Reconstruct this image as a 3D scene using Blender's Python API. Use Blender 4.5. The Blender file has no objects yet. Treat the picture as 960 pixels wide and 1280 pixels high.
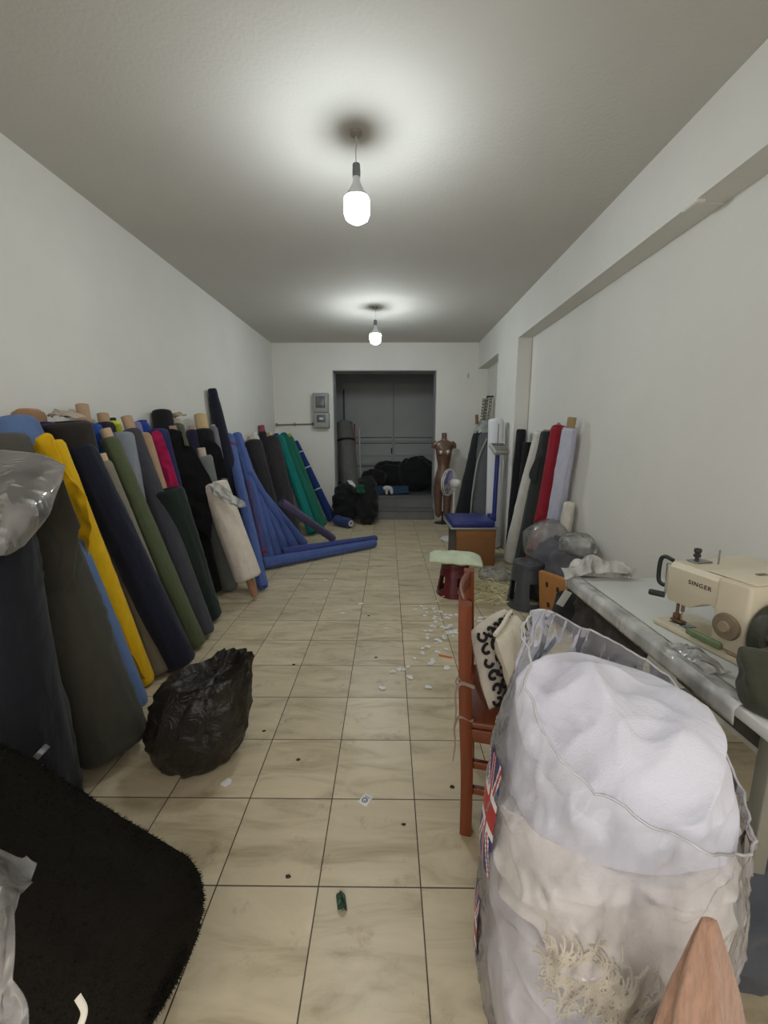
import bpy, bmesh, math, random
from mathutils import Vector, Matrix, noise
PI = math.pi
S = bpy.context.scene
COL = S.collection
rnd = random.Random(7)

# ---------------------------------------------------------------- camera geometry
CAMH, FPX = 1.43, 515.0
PITCH, YAW = math.radians(10.13), math.atan(5 / 515)
FW = Vector((-math.sin(YAW) * math.cos(PITCH), math.cos(YAW) * math.cos(PITCH), -math.sin(PITCH)))
RT = Vector((math.cos(YAW), math.sin(YAW), 0))
UP = RT.cross(FW)
CP = Vector((0, 0, CAMH))
def ray(x, y): return FW + RT * ((x - 480) / FPX) - UP * ((y - 640) / FPX)
def Zp(x, y, z=0.0):
    d = ray(x, y); return CP + d * ((z - CAMH) / d.z)
def Xp(x, y, X):
    d = ray(x, y); return CP + d * (X / d.x)
def Yp(x, y, Y):
    d = ray(x, y); return CP + d * (Y / d.y)
def proj(p):
    v = Vector(p) - CP; z = v.dot(FW); return 480 + FPX * v.dot(RT) / z, 640 - FPX * v.dot(UP) / z
def depth(p): return (Vector(p) - CP).dot(FW)

# ---------------------------------------------------------------- materials
def lin(c):
    return tuple((v / 12.92 if v <= .04045 else ((v + .055) / 1.055) ** 2.4) for v in [q / 255 for q in c])
def newmat(name):
    m = bpy.data.materials.new(name); m.use_nodes = True
    nt = m.node_tree; return m, nt, nt.nodes['Principled BSDF']
def N(nt, typ, **kw):
    n = nt.nodes.new(typ)
    for k, v in kw.items():
        if k in n.inputs: n.inputs[k].default_value = v
        else: setattr(n, k, v)
    return n
CACHE = {}
def mat(rgb, rough=.6, var=.12, scale=8., bump=.15, bscale=60., metal=0., sheen=0., spec=.5, coat=0., wrinkle=0.):
    key = ('m', rgb, rough, var, scale, bump, bscale, metal, sheen, spec, coat, wrinkle)
    if key in CACHE: return CACHE[key]
    m, nt, b = newmat('surface'); L = nt.links.new
    tc = N(nt, 'ShaderNodeTexCoord')
    no = N(nt, 'ShaderNodeTexNoise', Scale=scale, Detail=5.)
    L(tc.outputs['Object'], no.inputs['Vector'])
    r = N(nt, 'ShaderNodeMix', data_type='RGBA')
    c = lin(rgb)
    r.inputs[6].default_value = (*[v * (1 - var) for v in c], 1)
    r.inputs[7].default_value = (*[min(1, v * (1 + var)) for v in c], 1)
    L(no.outputs[0], r.inputs[0]); L(r.outputs[2], b.inputs['Base Color'])
    b.inputs['Roughness'].default_value = rough; b.inputs['Metallic'].default_value = metal
    b.inputs['Specular IOR Level'].default_value = spec
    if sheen: b.inputs['Sheen Weight'].default_value = sheen; b.inputs['Sheen Roughness'].default_value = .5
    if coat: b.inputs['Coat Weight'].default_value = coat
    if bump:
        n2 = N(nt, 'ShaderNodeTexNoise', Scale=bscale, Detail=4.)
        L(tc.outputs['Object'], n2.inputs['Vector'])
        bp = N(nt, 'ShaderNodeBump', Strength=bump, Distance=.01)
        L(n2.outputs[0], bp.inputs['Height']); L(bp.outputs[0], b.inputs['Normal'])
        if wrinkle:
            mp = N(nt, 'ShaderNodeMapping'); mp.inputs['Scale'].default_value = (1, 1, .45); mp.inputs['Rotation'].default_value = (.25, .3, .2); L(tc.outputs['Object'], mp.inputs['Vector'])
            n3 = N(nt, 'ShaderNodeTexNoise', Scale=7., Detail=3., Distortion=.7); L(mp.outputs[0], n3.inputs['Vector'])
            b3 = N(nt, 'ShaderNodeBump', Strength=wrinkle, Distance=.05); L(n3.outputs[0], b3.inputs['Height']); L(b3.outputs[0], bp.inputs['Normal'])
    CACHE[key] = m; return m
def cloth(rgb, rough=.92, var=.16, sheen=.12, bump=.25):
    return mat(rgb, rough, var, 14., bump, 260., 0, sheen, .2, 0., .32)
def film(alpha=.28, rough=.22, tint=(235, 236, 240), wr=.5, scale=9.):
    key = ('f', alpha, rough, tint, wr, scale)
    if key in CACHE: return CACHE[key]
    m, nt, b = newmat('clear_plastic_film'); L = nt.links.new
    nt.nodes.remove(b); out = nt.nodes['Material Output']
    tc = N(nt, 'ShaderNodeTexCoord')
    mp = N(nt, 'ShaderNodeMapping'); mp.inputs['Scale'].default_value = (1, 1, .5); mp.inputs['Rotation'].default_value = (.2, .7, .3)
    L(tc.outputs['Object'], mp.inputs['Vector'])
    no = N(nt, 'ShaderNodeTexNoise', Scale=scale, Detail=5., Distortion=.8)
    no.noise_type = 'RIDGED_MULTIFRACTAL'
    L(mp.outputs[0], no.inputs['Vector'])
    bp = N(nt, 'ShaderNodeBump', Strength=wr, Distance=.02)
    L(no.outputs[0], bp.inputs['Height'])
    n2 = N(nt, 'ShaderNodeTexNoise', Scale=scale * .6, Detail=4.); L(mp.outputs[0], n2.inputs['Vector'])
    rmp = N(nt, 'ShaderNodeMapRange'); rmp.inputs[1].default_value = .3; rmp.inputs[2].default_value = .7
    rmp.inputs[3].default_value = alpha * .5; rmp.inputs[4].default_value = min(1, alpha * 1.5); L(n2.outputs[0], rmp.inputs[0])
    tr = N(nt, 'ShaderNodeBsdfTransparent'); di = N(nt, 'ShaderNodeBsdfDiffuse'); di.inputs['Color'].default_value = (*lin(tint), 1); L(bp.outputs[0], di.inputs['Normal'])
    tl = N(nt, 'ShaderNodeBsdfTranslucent'); tl.inputs['Color'].default_value = (*lin(tint), 1)
    md = N(nt, 'ShaderNodeMixShader'); md.inputs[0].default_value = .35; L(di.outputs[0], md.inputs[1]); L(tl.outputs[0], md.inputs[2])
    m1 = N(nt, 'ShaderNodeMixShader'); L(rmp.outputs[0], m1.inputs[0]); L(tr.outputs[0], m1.inputs[1]); L(md.outputs[0], m1.inputs[2])
    gl = N(nt, 'ShaderNodeBsdfGlossy'); gl.inputs['Roughness'].default_value = rough; L(bp.outputs[0], gl.inputs['Normal'])
    fr = N(nt, 'ShaderNodeFresnel', IOR=1.5); L(bp.outputs[0], fr.inputs['Normal'])
    m2 = N(nt, 'ShaderNodeMixShader'); L(fr.outputs[0], m2.inputs[0]); L(m1.outputs[0], m2.inputs[1]); L(gl.outputs[0], m2.inputs[2])
    L(m2.outputs[0], out.inputs['Surface'])
    CACHE[key] = m; return m
def emis(rgb, st):
    m, nt, b = newmat('lamp_glow')
    b.inputs['Emission Color'].default_value = (*rgb, 1); b.inputs['Emission Strength'].default_value = st
    b.inputs['Base Color'].default_value = (.9, .9, .9, 1); return m
def wood(rgb, rough=.35):
    key = ('w', rgb, rough)
    if key in CACHE: return CACHE[key]
    m, nt, b = newmat('stained_wood'); L = nt.links.new
    tc = N(nt, 'ShaderNodeTexCoord'); mp = N(nt, 'ShaderNodeMapping'); mp.inputs['Scale'].default_value = (40, 40, 4)
    L(tc.outputs['Object'], mp.inputs['Vector'])
    no = N(nt, 'ShaderNodeTexNoise', Scale=1.2, Detail=6., Distortion=.6); L(mp.outputs[0], no.inputs['Vector'])
    r = N(nt, 'ShaderNodeMix', data_type='RGBA'); c = lin(rgb)
    r.inputs[6].default_value = (*[v * .65 for v in c], 1); r.inputs[7].default_value = (*[min(1, v * 1.3) for v in c], 1)
    L(no.outputs[0], r.inputs[0]); L(r.outputs[2], b.inputs['Base Color']); b.inputs['Roughness'].default_value = rough
    CACHE[key] = m; return m
def wallmat(rgb, dirt=.12, rough=.85):
    m, nt, b = newmat('wall_plaster'); L = nt.links.new
    g = N(nt, 'ShaderNodeNewGeometry')
    n1 = N(nt, 'ShaderNodeTexNoise', Scale=1.3, Detail=6., Roughness=.62); L(g.outputs['Position'], n1.inputs['Vector'])
    c = lin(rgb)
    r = N(nt, 'ShaderNodeMix', data_type='RGBA')
    r.inputs[6].default_value = (*[v * (1 - dirt) for v in c], 1); r.inputs[7].default_value = (*[min(1, v * (1 + dirt * .5)) for v in c], 1)
    L(n1.outputs[0], r.inputs[0])
    # sparse scuffs: stretched noise, thresholded
    mp = N(nt, 'ShaderNodeMapping'); mp.inputs['Scale'].default_value = (9, 9, 3.2); L(g.outputs['Position'], mp.inputs['Vector'])
    n2 = N(nt, 'ShaderNodeTexNoise', Scale=1., Detail=8., Roughness=.7); L(mp.outputs[0], n2.inputs['Vector'])
    th = N(nt, 'ShaderNodeMapRange'); th.inputs[1].default_value = .68; th.inputs[2].default_value = .78; th.inputs[4].default_value = .22
    L(n2.outputs[0], th.inputs[0])
    r2 = N(nt, 'ShaderNodeMix', data_type='RGBA'); r2.inputs[7].default_value = (*[v * .62 for v in c], 1)
    L(th.outputs[0], r2.inputs[0]); L(r.outputs[2], r2.inputs[6]); L(r2.outputs[2], b.inputs['Base Color'])
    n3 = N(nt, 'ShaderNodeTexNoise', Scale=55., Detail=4.); L(g.outputs['Position'], n3.inputs['Vector'])
    bp = N(nt, 'ShaderNodeBump', Strength=.22, Distance=.01); L(n3.outputs[0], bp.inputs['Height']); L(bp.outputs[0], b.inputs['Normal'])
    b.inputs['Roughness'].default_value = rough; b.inputs['Specular IOR Level'].default_value = .25
    return m
def tilemat():
    m, nt, b = newmat('floor_tiles'); L = nt.links.new
    g = N(nt, 'ShaderNodeNewGeometry'); sp = N(nt, 'ShaderNodeSeparateXYZ'); L(g.outputs['Position'], sp.inputs[0])
    T = .3315
    def M(op, a, bb=None, c=None):
        n = N(nt, 'ShaderNodeMath', operation=op)
        for i, v in enumerate((a, bb, c)):
            if v is None: continue
            if isinstance(v, (int, float)): n.inputs[i].default_value = v
            else: L(v, n.inputs[i])
        return n.outputs[0]
    u = M('DIVIDE', M('SUBTRACT', sp.outputs[0], .1085), T); v = M('DIVIDE', M('SUBTRACT', sp.outputs[1], 1.099), .330)
    fu, fv = M('FRACT', u), M('FRACT', v); iu, iv = M('FLOOR', u), M('FLOOR', v)
    eu = M('MINIMUM', fu, M('SUBTRACT', 1., fu)); ev = M('MINIMUM', fv, M('SUBTRACT', 1., fv))
    e = M('MINIMUM', eu, ev)
    gr = N(nt, 'ShaderNodeMapRange'); gr.inputs[1].default_value = .0045; gr.inputs[2].default_value = .0075
    gr.inputs[3].default_value = 1; gr.inputs[4].default_value = 0; L(e, gr.inputs[0])
    cid = N(nt, 'ShaderNodeCombineXYZ'); L(iu, cid.inputs[0]); L(iv, cid.inputs[1])
    wn = N(nt, 'ShaderNodeTexWhiteNoise', noise_dimensions='3D'); L(cid.outputs[0], wn.inputs['Vector'])
    # veins run diagonally, shifted per tile
    off = N(nt, 'ShaderNodeVectorMath', operation='SCALE'); L(wn.outputs['Color'], off.inputs[0]); off.inputs['Scale'].default_value = 9.
    add = N(nt, 'ShaderNodeVectorMath', operation='ADD'); L(g.outputs['Position'], add.inputs[0]); L(off.outputs[0], add.inputs[1])
    mp = N(nt, 'ShaderNodeMapping'); mp.inputs['Rotation'].default_value = (0, 0, .75); mp.inputs['Scale'].default_value = (2.2, 8., 1)
    L(add.outputs[0], mp.inputs['Vector'])
    n1 = N(nt, 'ShaderNodeTexNoise', Scale=1.2, Detail=7., Roughness=.62, Distortion=.9); L(mp.outputs[0], n1.inputs['Vector'])
    cr = N(nt, 'ShaderNodeValToRGB'); L(n1.outputs[0], cr.inputs[0])
    el = cr.color_ramp.elements
    el[0].position = .28; el[0].color = (*lin((168, 152, 121)), 1); el[1].position = .72; el[1].color = (*lin((216, 201, 170)), 1)
    x = el.new(.5); x.color = (*lin((202, 188, 158)), 1)
    hv = N(nt, 'ShaderNodeHueSaturation'); L(cr.outputs[0], hv.inputs['Color'])
    L(M('MULTIPLY_ADD', wn.outputs['Value'], .12, .94), hv.inputs['Value'])
    # trodden dirt in the aisle
    n2 = N(nt, 'ShaderNodeTexNoise', Scale=7., Detail=9., Roughness=.72); L(g.outputs['Position'], n2.inputs['Vector'])
    th = N(nt, 'ShaderNodeMapRange'); th.inputs[1].default_value = .58; th.inputs[2].default_value = .76; th.inputs[4].default_value = .6; L(n2.outputs[0], th.inputs[0])
    d1 = N(nt, 'ShaderNodeMix', data_type='RGBA'); d1.inputs[7].default_value = (*lin((98, 86, 70)), 1)
    L(th.outputs[0], d1.inputs[0]); L(hv.outputs[0], d1.inputs[6])
    gm = N(nt, 'ShaderNodeMix', data_type='RGBA'); gm.inputs[7].default_value = (*lin((66, 52, 38)), 1)
    L(gr.outputs[0], gm.inputs[0]); L(d1.outputs[2], gm.inputs[6]); L(gm.outputs[2], b.inputs['Base Color'])
    L(M('MULTIPLY_ADD', n2.outputs[0], .3, .22), b.inputs['Roughness'])
    bp = N(nt, 'ShaderNodeBump', Strength=.5, Distance=.002, invert=True); L(gr.outputs[0], bp.inputs['Height']); L(bp.outputs[0], b.inputs['Normal'])
    b.inputs['Specular IOR Level'].default_value = .45
    return m

# ---------------------------------------------------------------- object helpers
ORG = {}
def tag(o, label=None, cat=None, group=None, kind=None):
    if label: o['label'] = label
    if cat: o['category'] = cat
    if group: o['group'] = group
    if kind: o['kind'] = kind
    return o
def thing(name, label, cat, loc=(0, 0, 0), group=None):
    o = bpy.data.objects.new(name, None); COL.objects.link(o); o.location = loc
    o.empty_display_size = .1; ORG[o] = Vector(loc)
    return tag(o, label, cat, group)
class MB:
    def __init__(s): s.v, s.f, s.mi = [], [], []
    def add(s, vs, fs, mi=0):
        o = len(s.v); s.v += [Vector(q) for q in vs]; s.f += [tuple(o + i for i in f) for f in fs]; s.mi += [mi] * len(fs); return s
    def box(s, lo, hi, bev=0., rot=None, seg=2, mi=0, M=None):
        lo, hi = Vector(lo), Vector(hi); c = (lo + hi) / 2; d = hi - lo
        bm = bmesh.new(); bmesh.ops.create_cube(bm, size=1)
        for v in bm.verts: v.co = Vector((v.co.x * d.x, v.co.y * d.y, v.co.z * d.z))
        if bev: bmesh.ops.bevel(bm, geom=list(bm.edges), offset=min(bev, min(d) * .49), segments=seg, affect='EDGES', profile=.5)
        if rot is not None: bmesh.ops.transform(bm, matrix=rot, verts=bm.verts)
        bm.verts.index_update()
        vs = [v.co + c for v in bm.verts]
        if M is not None: vs = [M @ v for v in vs]
        s.add(vs, [[v.index for v in f.verts] for f in bm.faces], mi); bm.free(); return s
    def rings(s, rs, cap=(True, True), close=True, mi=0):
        n = len(rs[0]); vs = [p for r in rs for p in r]; fs = []
        for i in range(len(rs) - 1):
            for j in range(n if close else n - 1):
                k = (j + 1) % n; fs.append((i * n + j, i * n + k, (i + 1) * n + k, (i + 1) * n + j))
        if close and cap[0]: fs.append(tuple(range(n))[::-1])
        if close and cap[1]: fs.append(tuple((len(rs) - 1) * n + j for j in range(n)))
        return s.add(vs, fs, mi)
    def tube(s, pts, r, seg=12, cap=(True, True), mi=0, flat=None):
        pts = [Vector(p) for p in pts]; n = len(pts)
        R = r if isinstance(r, (list, tuple)) else [r] * n
        rs = []; nrm = None
        for i, p in enumerate(pts):
            t = (pts[min(i + 1, n - 1)] - pts[max(i - 1, 0)]).normalized()
            if nrm is None: nrm = t.orthogonal().normalized()
            else: nrm = (nrm - t * nrm.dot(t)).normalized()
            bn = t.cross(nrm)
            rs.append([p + (nrm * math.cos(a) + bn * math.sin(a) * (flat or 1)) * R[i] for a in [2 * PI * k / seg for k in range(seg)]])
        return s.rings(rs, cap, mi=mi)
    def lathe(s, prof, o=(0, 0, 0), ax=(0, 0, 1), seg=24, mi=0, cap=(True, True), sx=1., sy=1.):
        o = Vector(o); ax = Vector(ax).normalized(); a = ax.orthogonal().normalized(); b = ax.cross(a)
        if abs(ax.z) > .99: a, b = Vector((1, 0, 0)), Vector((0, 1, 0))
        rs = [[o + ax * z + (a * math.cos(t) * sx + b * math.sin(t) * sy) * r for t in [2 * PI * k / seg for k in range(seg)]] for r, z in prof]
        return s.rings(rs, cap, mi=mi)
    def grid(s, fn, nu, nv, mi=0):
        vs = [fn(i / nu, j / nv) for i in range(nu + 1) for j in range(nv + 1)]
        fs = [(i * (nv + 1) + j, i * (nv + 1) + j + 1, (i + 1) * (nv + 1) + j + 1, (i + 1) * (nv + 1) + j) for i in range(nu) for j in range(nv)]
        return s.add(vs, fs, mi)
    def build(s, name, m, parent=None, smooth=True, thick=0., label=None, loc=None, auto=50):
        root = parent
        while root is not None and root.parent is not None: root = root.parent
        org = ORG[root] if root is not None else (Vector(loc) if loc is not None else Vector())
        me = bpy.data.meshes.new(name); me.from_pydata([v - org for v in s.v], [], s.f)
        ms = m if isinstance(m, (list, tuple)) else [m]
        for q in ms: me.materials.append(q)
        if any(s.mi): me.polygons.foreach_set('material_index', s.mi)
        bm = bmesh.new(); bm.from_mesh(me); bmesh.ops.recalc_face_normals(bm, faces=bm.faces)
        bm.to_mesh(me); bm.free()
        me.polygons.foreach_set('use_smooth', [smooth] * len(me.polygons))
        if smooth: me.set_sharp_from_angle(angle=math.radians(auto))
        me.update()
        o = bpy.data.objects.new(name, me); COL.objects.link(o)
        if parent is not None: o.parent = parent
        else: o.location = org; ORG[o] = org.copy()
        if thick:
            q = o.modifiers.new('Solidify', 'SOLIDIFY'); q.thickness = thick; q.offset = 0
        if label: o['label'] = label
        return o
def copy_tree(o, parent=None):
    c = o.copy(); COL.objects.link(c)
    if parent is not None: c.parent = parent
    for ch in list(o.children): copy_tree(ch, c)
    return c
def struct(mb, name, m, **kw):
    return tag(mb.build(name, m, smooth=False, **kw), kind='structure')
def cat_spline(pts, n):
    pts = [Vector(p) for p in pts]
    if len(pts) == 2: return [pts[0].lerp(pts[1], i / n) for i in range(n + 1)]
    out = []; m = len(pts) - 1
    for i in range(n + 1):
        t = i / n * m; k = min(int(t), m - 1); u = t - k
        p0 = pts[k - 1] if k > 0 else pts[k] * 2 - pts[k + 1]; p1, p2 = pts[k], pts[k + 1]
        p3 = pts[k + 2] if k + 2 <= m else pts[m] * 2 - pts[m - 1]
        out.append(.5 * ((2 * p1) + (p2 - p0) * u + (2 * p0 - 5 * p1 + 4 * p2 - p3) * u * u + (3 * p1 - p0 - 3 * p2 + p3) * u ** 3))
    return out
def fnoise(p, f=1., seed=0.): return noise.noise(Vector(p) * f + Vector((seed * 7.3, seed * 3.1, seed * 1.7)))
def fold(p, f=1., seed=0.):   # ridged noise: sharp cloth creases
    return 1 - 2 * abs(noise.noise(Vector(p) * f + Vector((seed * 5.1, seed * 9.2, seed * 2.3))))

# ---------------------------------------------------------------- the room
XL, XR, XREC, YB, ZC = -2.04, 1.531, 1.70, 7.343, 3.02
white = wallmat((226, 224, 217)); ceilm = wallmat((205, 201, 193), .1); grayw = wallmat((206, 209, 209), .15)
struct(MB().box((-3, -.25, -.12), (2.2, 7.73, 0)), 'floor', tilemat())
struct(MB().box((-3, -.4, ZC), (2.2, 7.8, ZC + .15)), 'ceiling', ceilm)
struct(MB().add([(-2.09, -.4, 0), (-1.982, YB, 0), (-2.2, YB, 0), (-2.3, -.4, 0), (-2.09, -.4, ZC), (-1.982, YB, ZC), (-2.2, YB, ZC), (-2.3, -.4, ZC)],
     [(0, 1, 5, 4), (1, 2, 6, 5), (2, 3, 7, 6), (3, 0, 4, 7), (4, 5, 6, 7), (3, 2, 1, 0)]), 'wall_left', white)
mb = MB().box((XREC, -.4, 0), (XREC + .2, YB, ZC)); struct(mb, 'wall_right', white)
mb = MB().box((XR, -.4, 2.6), (XREC, 2.34, ZC)).box((XR, 2.34, 2.596), (XREC, YB, ZC))
mb.box((XR - .006, 2.30, 2.585), (XR + .05, 2.41, 2.62), .012)
struct(mb, 'trim_1', white)
struct(MB().box((XR, 5.146, 0), (XREC, 6.041, 2.6), .006), 'trim_2', white)
DX0, DX1, DZ, YJ = -.955, .833, 2.578, 7.73
mb = MB().box((-2.2, YB, 0), (DX0, YJ, ZC)).box((DX1, YB, 0), (2.2, YJ, ZC)).box((DX0, YB, DZ), (DX1, YJ, ZC)); struct(mb, 'wall_back', white)
mb = MB().box((DX0, YB + .004, 0), (DX0 + .012, YJ, DZ)).box((DX1 - .012, YB + .004, 0), (DX1, YJ, DZ)).box((DX0, YB + .004, DZ - .012), (DX1, YJ, DZ))
struct(mb, 'trim_3', wallmat((186, 188, 188)))
# shop front behind the viewer: piers, head and the open glazed front
mb = MB().box((-2.3, -.55, 0), (-1.95, -.4, ZC)).box((1.55, -.55, 0), (2.0, -.4, ZC)).box((-1.95, -.55, 2.72), (1.55, -.4, ZC)); struct(mb, 'wall_front', white)
struct(MB().box((-6, -9, -.2), (6, -.55, -.02)), 'floor_outside', mat((150, 146, 138), .9))
# back room
BY = 10.4
struct(MB().box((-2.2, YJ, .22), (2.2, BY, .36)), 'floor_back', mat((96, 96, 94), .8))
mb = MB().box((-2.2, BY, 0), (2.2, BY + .15, ZC)).box((-1.72, YJ, 0), (-1.6, BY, ZC)).box((1.6, YJ, 0), (1.72, BY, ZC)); struct(mb, 'wall_back_room', grayw)
struct(MB().box((-2.2, YJ, ZC - .02), (2.2, BY, ZC + .1)), 'ceiling_back', grayw)
stepm = mat((116, 116, 116), .75, .25, 5.)
mb = MB().box((DX0 + .013, 7.23, 0), (DX1 - .013, 7.5, .165), .008).box((DX0 + .013, 7.5, 0), (DX1 - .013, 7.72, .36), .008)
mb.box((DX0 + .013, 7.215, .165), (DX1 - .013, 7.5, .185), .004).box((DX0 + .013, 7.485, .36), (DX1 - .013, 7.74, .378), .004)
struct(mb, 'floor_steps', stepm)
pm = mat((214, 216, 214), .5, .1, 3.)
for k, (x0, x1) in enumerate(((-1.1, .125), (.145, 1.25))):
    mb = MB().box((x0, BY - .05, .37), (x1, BY - .002, 2.75), .006)
    for z in (1.36, 1.0, .78): mb.box((x0 + .02, BY - .10, z), (x1 - .02, BY - .045, z + .06), .006)
    o = mb.build('door_%d' % (k + 1), pm, smooth=False); tag(o, kind='structure')
    for z in (1.44, 1.30, 1.03, .73): MB().box((x0 + .02, BY - .056, z), (x1 - .02, BY - .049, z + .022)).build('gap_shade_strip', mat((96, 98, 98), .6), o, smooth=False)  # dark strips paint the shade in the gaps along the rails
    MB().box((x0 + .01 if k == 0 else x1 - .05, BY - .085, .5), (x0 + .04 if k == 0 else x1 - .02, BY - .05, 2.6), .004).build('door_edge_rail', mat((90, 92, 92), .4), o)
    if k == 0: MB().box((x1 - .05, BY - .1, 1.05), (x1 - .02, BY - .05, 1.2), .01).build('door_handle', mat((40, 40, 40), .4), o)

# ---------------------------------------------------------------- lamps
def bulb(x, y, zneck, label, dz=0):
    t = thing('hanging_light_bulb', label, 'light bulb', (x, y, ZC), 'bare bulbs hanging from the ceiling')
    cr = mat((196, 196, 194), .5)
    MB().lathe([(.012, -.02), (.03, -.012), (.033, 0)], (x, y, ZC)).build('ceiling_rose', mat((150, 145, 138), .6), t)
    MB().tube([(x, y, ZC - .015), (x + .004, y, ZC - .05), (x - .003, y, ZC - .09), (x, y, zneck)], .0035, 8).build('wire', cr, t)
    MB().tube([(x, y, ZC - .03), (x + .02, y, ZC - .055), (x + .035, y - .005, ZC - .05)], .002, 6).build('loose_wire_end', cr, t)
    MB().lathe([(.009, .015), (.02, .01), (.022, -.03), (.021, -.05)], (x, y, zneck)).build('socket', mat((112, 114, 118), .5), t)
    MB().lathe([(.018, -.05), (.02, -.075), (.036, -.11), (.062, -.14), (.068, -.155)], (x, y, zneck), cap=(True, True)).build('bulb_housing', mat((215, 217, 220), .5), t)
    MB().lathe([(.067, -.157), (.069, -.175), (.069, -.225), (.06, -.252), (.035, -.268), (.006, -.272)], (x, y, zneck)).build('bulb_globe', emis((.87, .96, 1.0), 150 if dz == 0 else 170), t)
bulb(-.172, 2.49, 2.86, 'large bare glowing bulb hanging from the ceiling nearer the front')
bulb(-.160, 5.435, 2.86, 'small-looking bare glowing bulb hanging near the back wall', 1)

# ---------------------------------------------------------------- fabric rolls
CORE = (176, 146, 116)
ROLLS = {}; NR = 72
def roll(key, bot, top, r0, r1, rgb, core=0., label='', corebot=0., corer=.026, corecol=CORE, seed=1, seam=None, mid=(), amp=.055, m=None, ridge=.0, group='fabric rolls along the left wall', cat='fabric roll', name='fabric_roll', rnd_end=.0, sag=0., cap_inset=.012, lift=True):
    bot, top = Vector(bot), Vector(top)
    d = (top - bot).normalized()
    if lift:
        bot = bot + Vector((0, 0, r0 * math.sqrt(max(0, 1 - d.z ** 2)) + .004))
        if corebot: bot = bot + d * corebot
    pts = cat_spline([bot, *[Vector(q) for q in mid], top], NR)
    nseg = 48; t = thing(name, label, cat, bot, group)
    rs = []; nrm = None; L = (top - bot).length
    side = Vector((1, -1, .1))
    for i, p in enumerate(pts):
        u = i / NR
        tg = (pts[min(i + 1, NR)] - pts[max(i - 1, 0)]).normalized()
        if nrm is None: nrm = (side - tg * side.dot(tg)).normalized()
        else: nrm = (nrm - tg * nrm.dot(tg)).normalized()
        bn = tg.cross(nrm); R = r0 + (r1 - r0) * u; R *= 1 + sag * math.sin(PI * min(1, u * 1.4)) * .5
        e = min(u, 1 - u) * L
        ring = []
        for k in range(nseg):
            a = 2 * PI * k / nseg; q = Vector((math.cos(a) * 1.3, math.sin(a) * 1.3, u * L * 1.1 + seed * 3.7))
            w = noise.noise(q * 1.3) + .55 * noise.noise(q * Vector((3, 3, 1.2)).x * .9 + Vector((5, 1, 2)))
            sp = .055 * ((k / nseg + (seed * .37) % 1) % 1.0)        # the outer layer ends in a step along the roll
            cq = Vector((math.cos(a) * 1.1, math.sin(a) * 1.1, u * L * 1.6 + seed * 2.3 + .25 * math.sin(2 * a)))
            cr = max(0, fold(cq, 1.5, seed * .1) - .72) / .28
            rr = R * (1 + amp * w + sp + amp * .7 * cr)
            rr *= 1 - .12 * max(0, 1 - e / .02) ** 2
            if rnd_end and u * L < rnd_end: rr *= .35 + .65 * math.sqrt(1 - (1 - u * L / rnd_end) ** 2)
            ring.append(p + (nrm * math.cos(a) + bn * math.sin(a)) * rr)
        rs.append(ring)
    tg0 = (pts[1] - pts[0]).normalized(); tg1 = (pts[-1] - pts[-2]).normalized()
    def endrings(ring, c, n, sgn):      # wound layers on the end face
        out = []
        for j in range(1, 9):
            f = 1 - j / 9 * .8
            out.append([c + (q - c) * f + n * sgn * ((.004 if j % 2 else -.004) - .001 * j) for q in ring])
        return out
    e0 = endrings(rs[0], pts[0], tg0, -1); e1 = endrings(rs[-1], pts[-1], tg1, 1)
    MB().rings(e0[::-1] + rs + e1).build('fabric_layers', m or cloth(rgb), t, auto=60)
    cm = mat(corecol, .85, .15, 20.)
    if core:
        c1 = pts[-1] + tg1 * core; c0 = pts[-1] - tg1 * .1
        MB().rings([[c + (nrm * math.cos(a) + bn * math.sin(a)) * rr for a in [2 * PI * k / 20 for k in range(20)]] for c, rr in
             ((c0, corer), (c1, corer), (c1, corer * .78), (c1 - tg1 * .06, corer * .78))], cap=(True, True)).build('cardboard_core', cm, t)
    if corebot:
        c1 = pts[0] - tg0 * (corebot + .0); c0 = pts[0] + tg0 * .1
        MB().rings([[c + (nrm * math.cos(a) + bn * math.sin(a)) * rr for a in [2 * PI * k / 20 for k in range(20)]] for c, rr in
             ((c0, corer), (c1, corer), (c1, corer * .78), (c1 + tg0 * .06, corer * .78))]).build('cardboard_core', cm, t)
    ROLLS[key] = (t, pts[::2], [r0 + (r1 - r0) * i / 36 for i in range(37)])
    return t
def on(key, px, py, off=.012):
    t, pts, R = ROLLS[key]
    best = min(range(37), key=lambda i: (Vector(proj(pts[i])) - Vector((px, py))).length)
    d = depth(pts[best]) - R[best] - off
    return CP + ray(px, py) * d
def drape(name, rows, m, parent, thick=.004, nu=40, nv=24, fd=.012, ff=9., seed=1., label=None, bulge=0.):
    cols = [cat_spline(r, nv) for r in rows]
    fine = [cat_spline([c[j] for c in cols], nu) for j in range(nv + 1)]
    P = [[fine[j][i] for j in range(nv + 1)] for i in range(nu + 1)]
    vs = []
    for i in range(nu + 1):
        for j in range(nv + 1):
            a = P[min(i + 1, nu)][j] - P[max(i - 1, 0)][j]; b = P[i][min(j + 1, nv)] - P[i][max(j - 1, 0)]
            n = a.cross(b); n = n.normalized() if n.length > 1e-9 else Vector((0, -1, 0))
            if n.dot(CP - P[i][j]) < 0: n = -n
            w = fold(P[i][j] * Vector((1, 1, 1)).x, ff, seed) * fd + n.length * 0 + bulge * math.sin(PI * j / nv)
            vs.append(P[i][j] + n * w)
    fs = [(i * (nv + 1) + j, i * (nv + 1) + j + 1, (i + 1) * (nv + 1) + j + 1, (i + 1) * (nv + 1) + j) for i in range(nu) for j in range(nv)]
    return MB().add(vs, fs).build(name, m, parent, thick=thick, label=label, auto=80)

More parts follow.
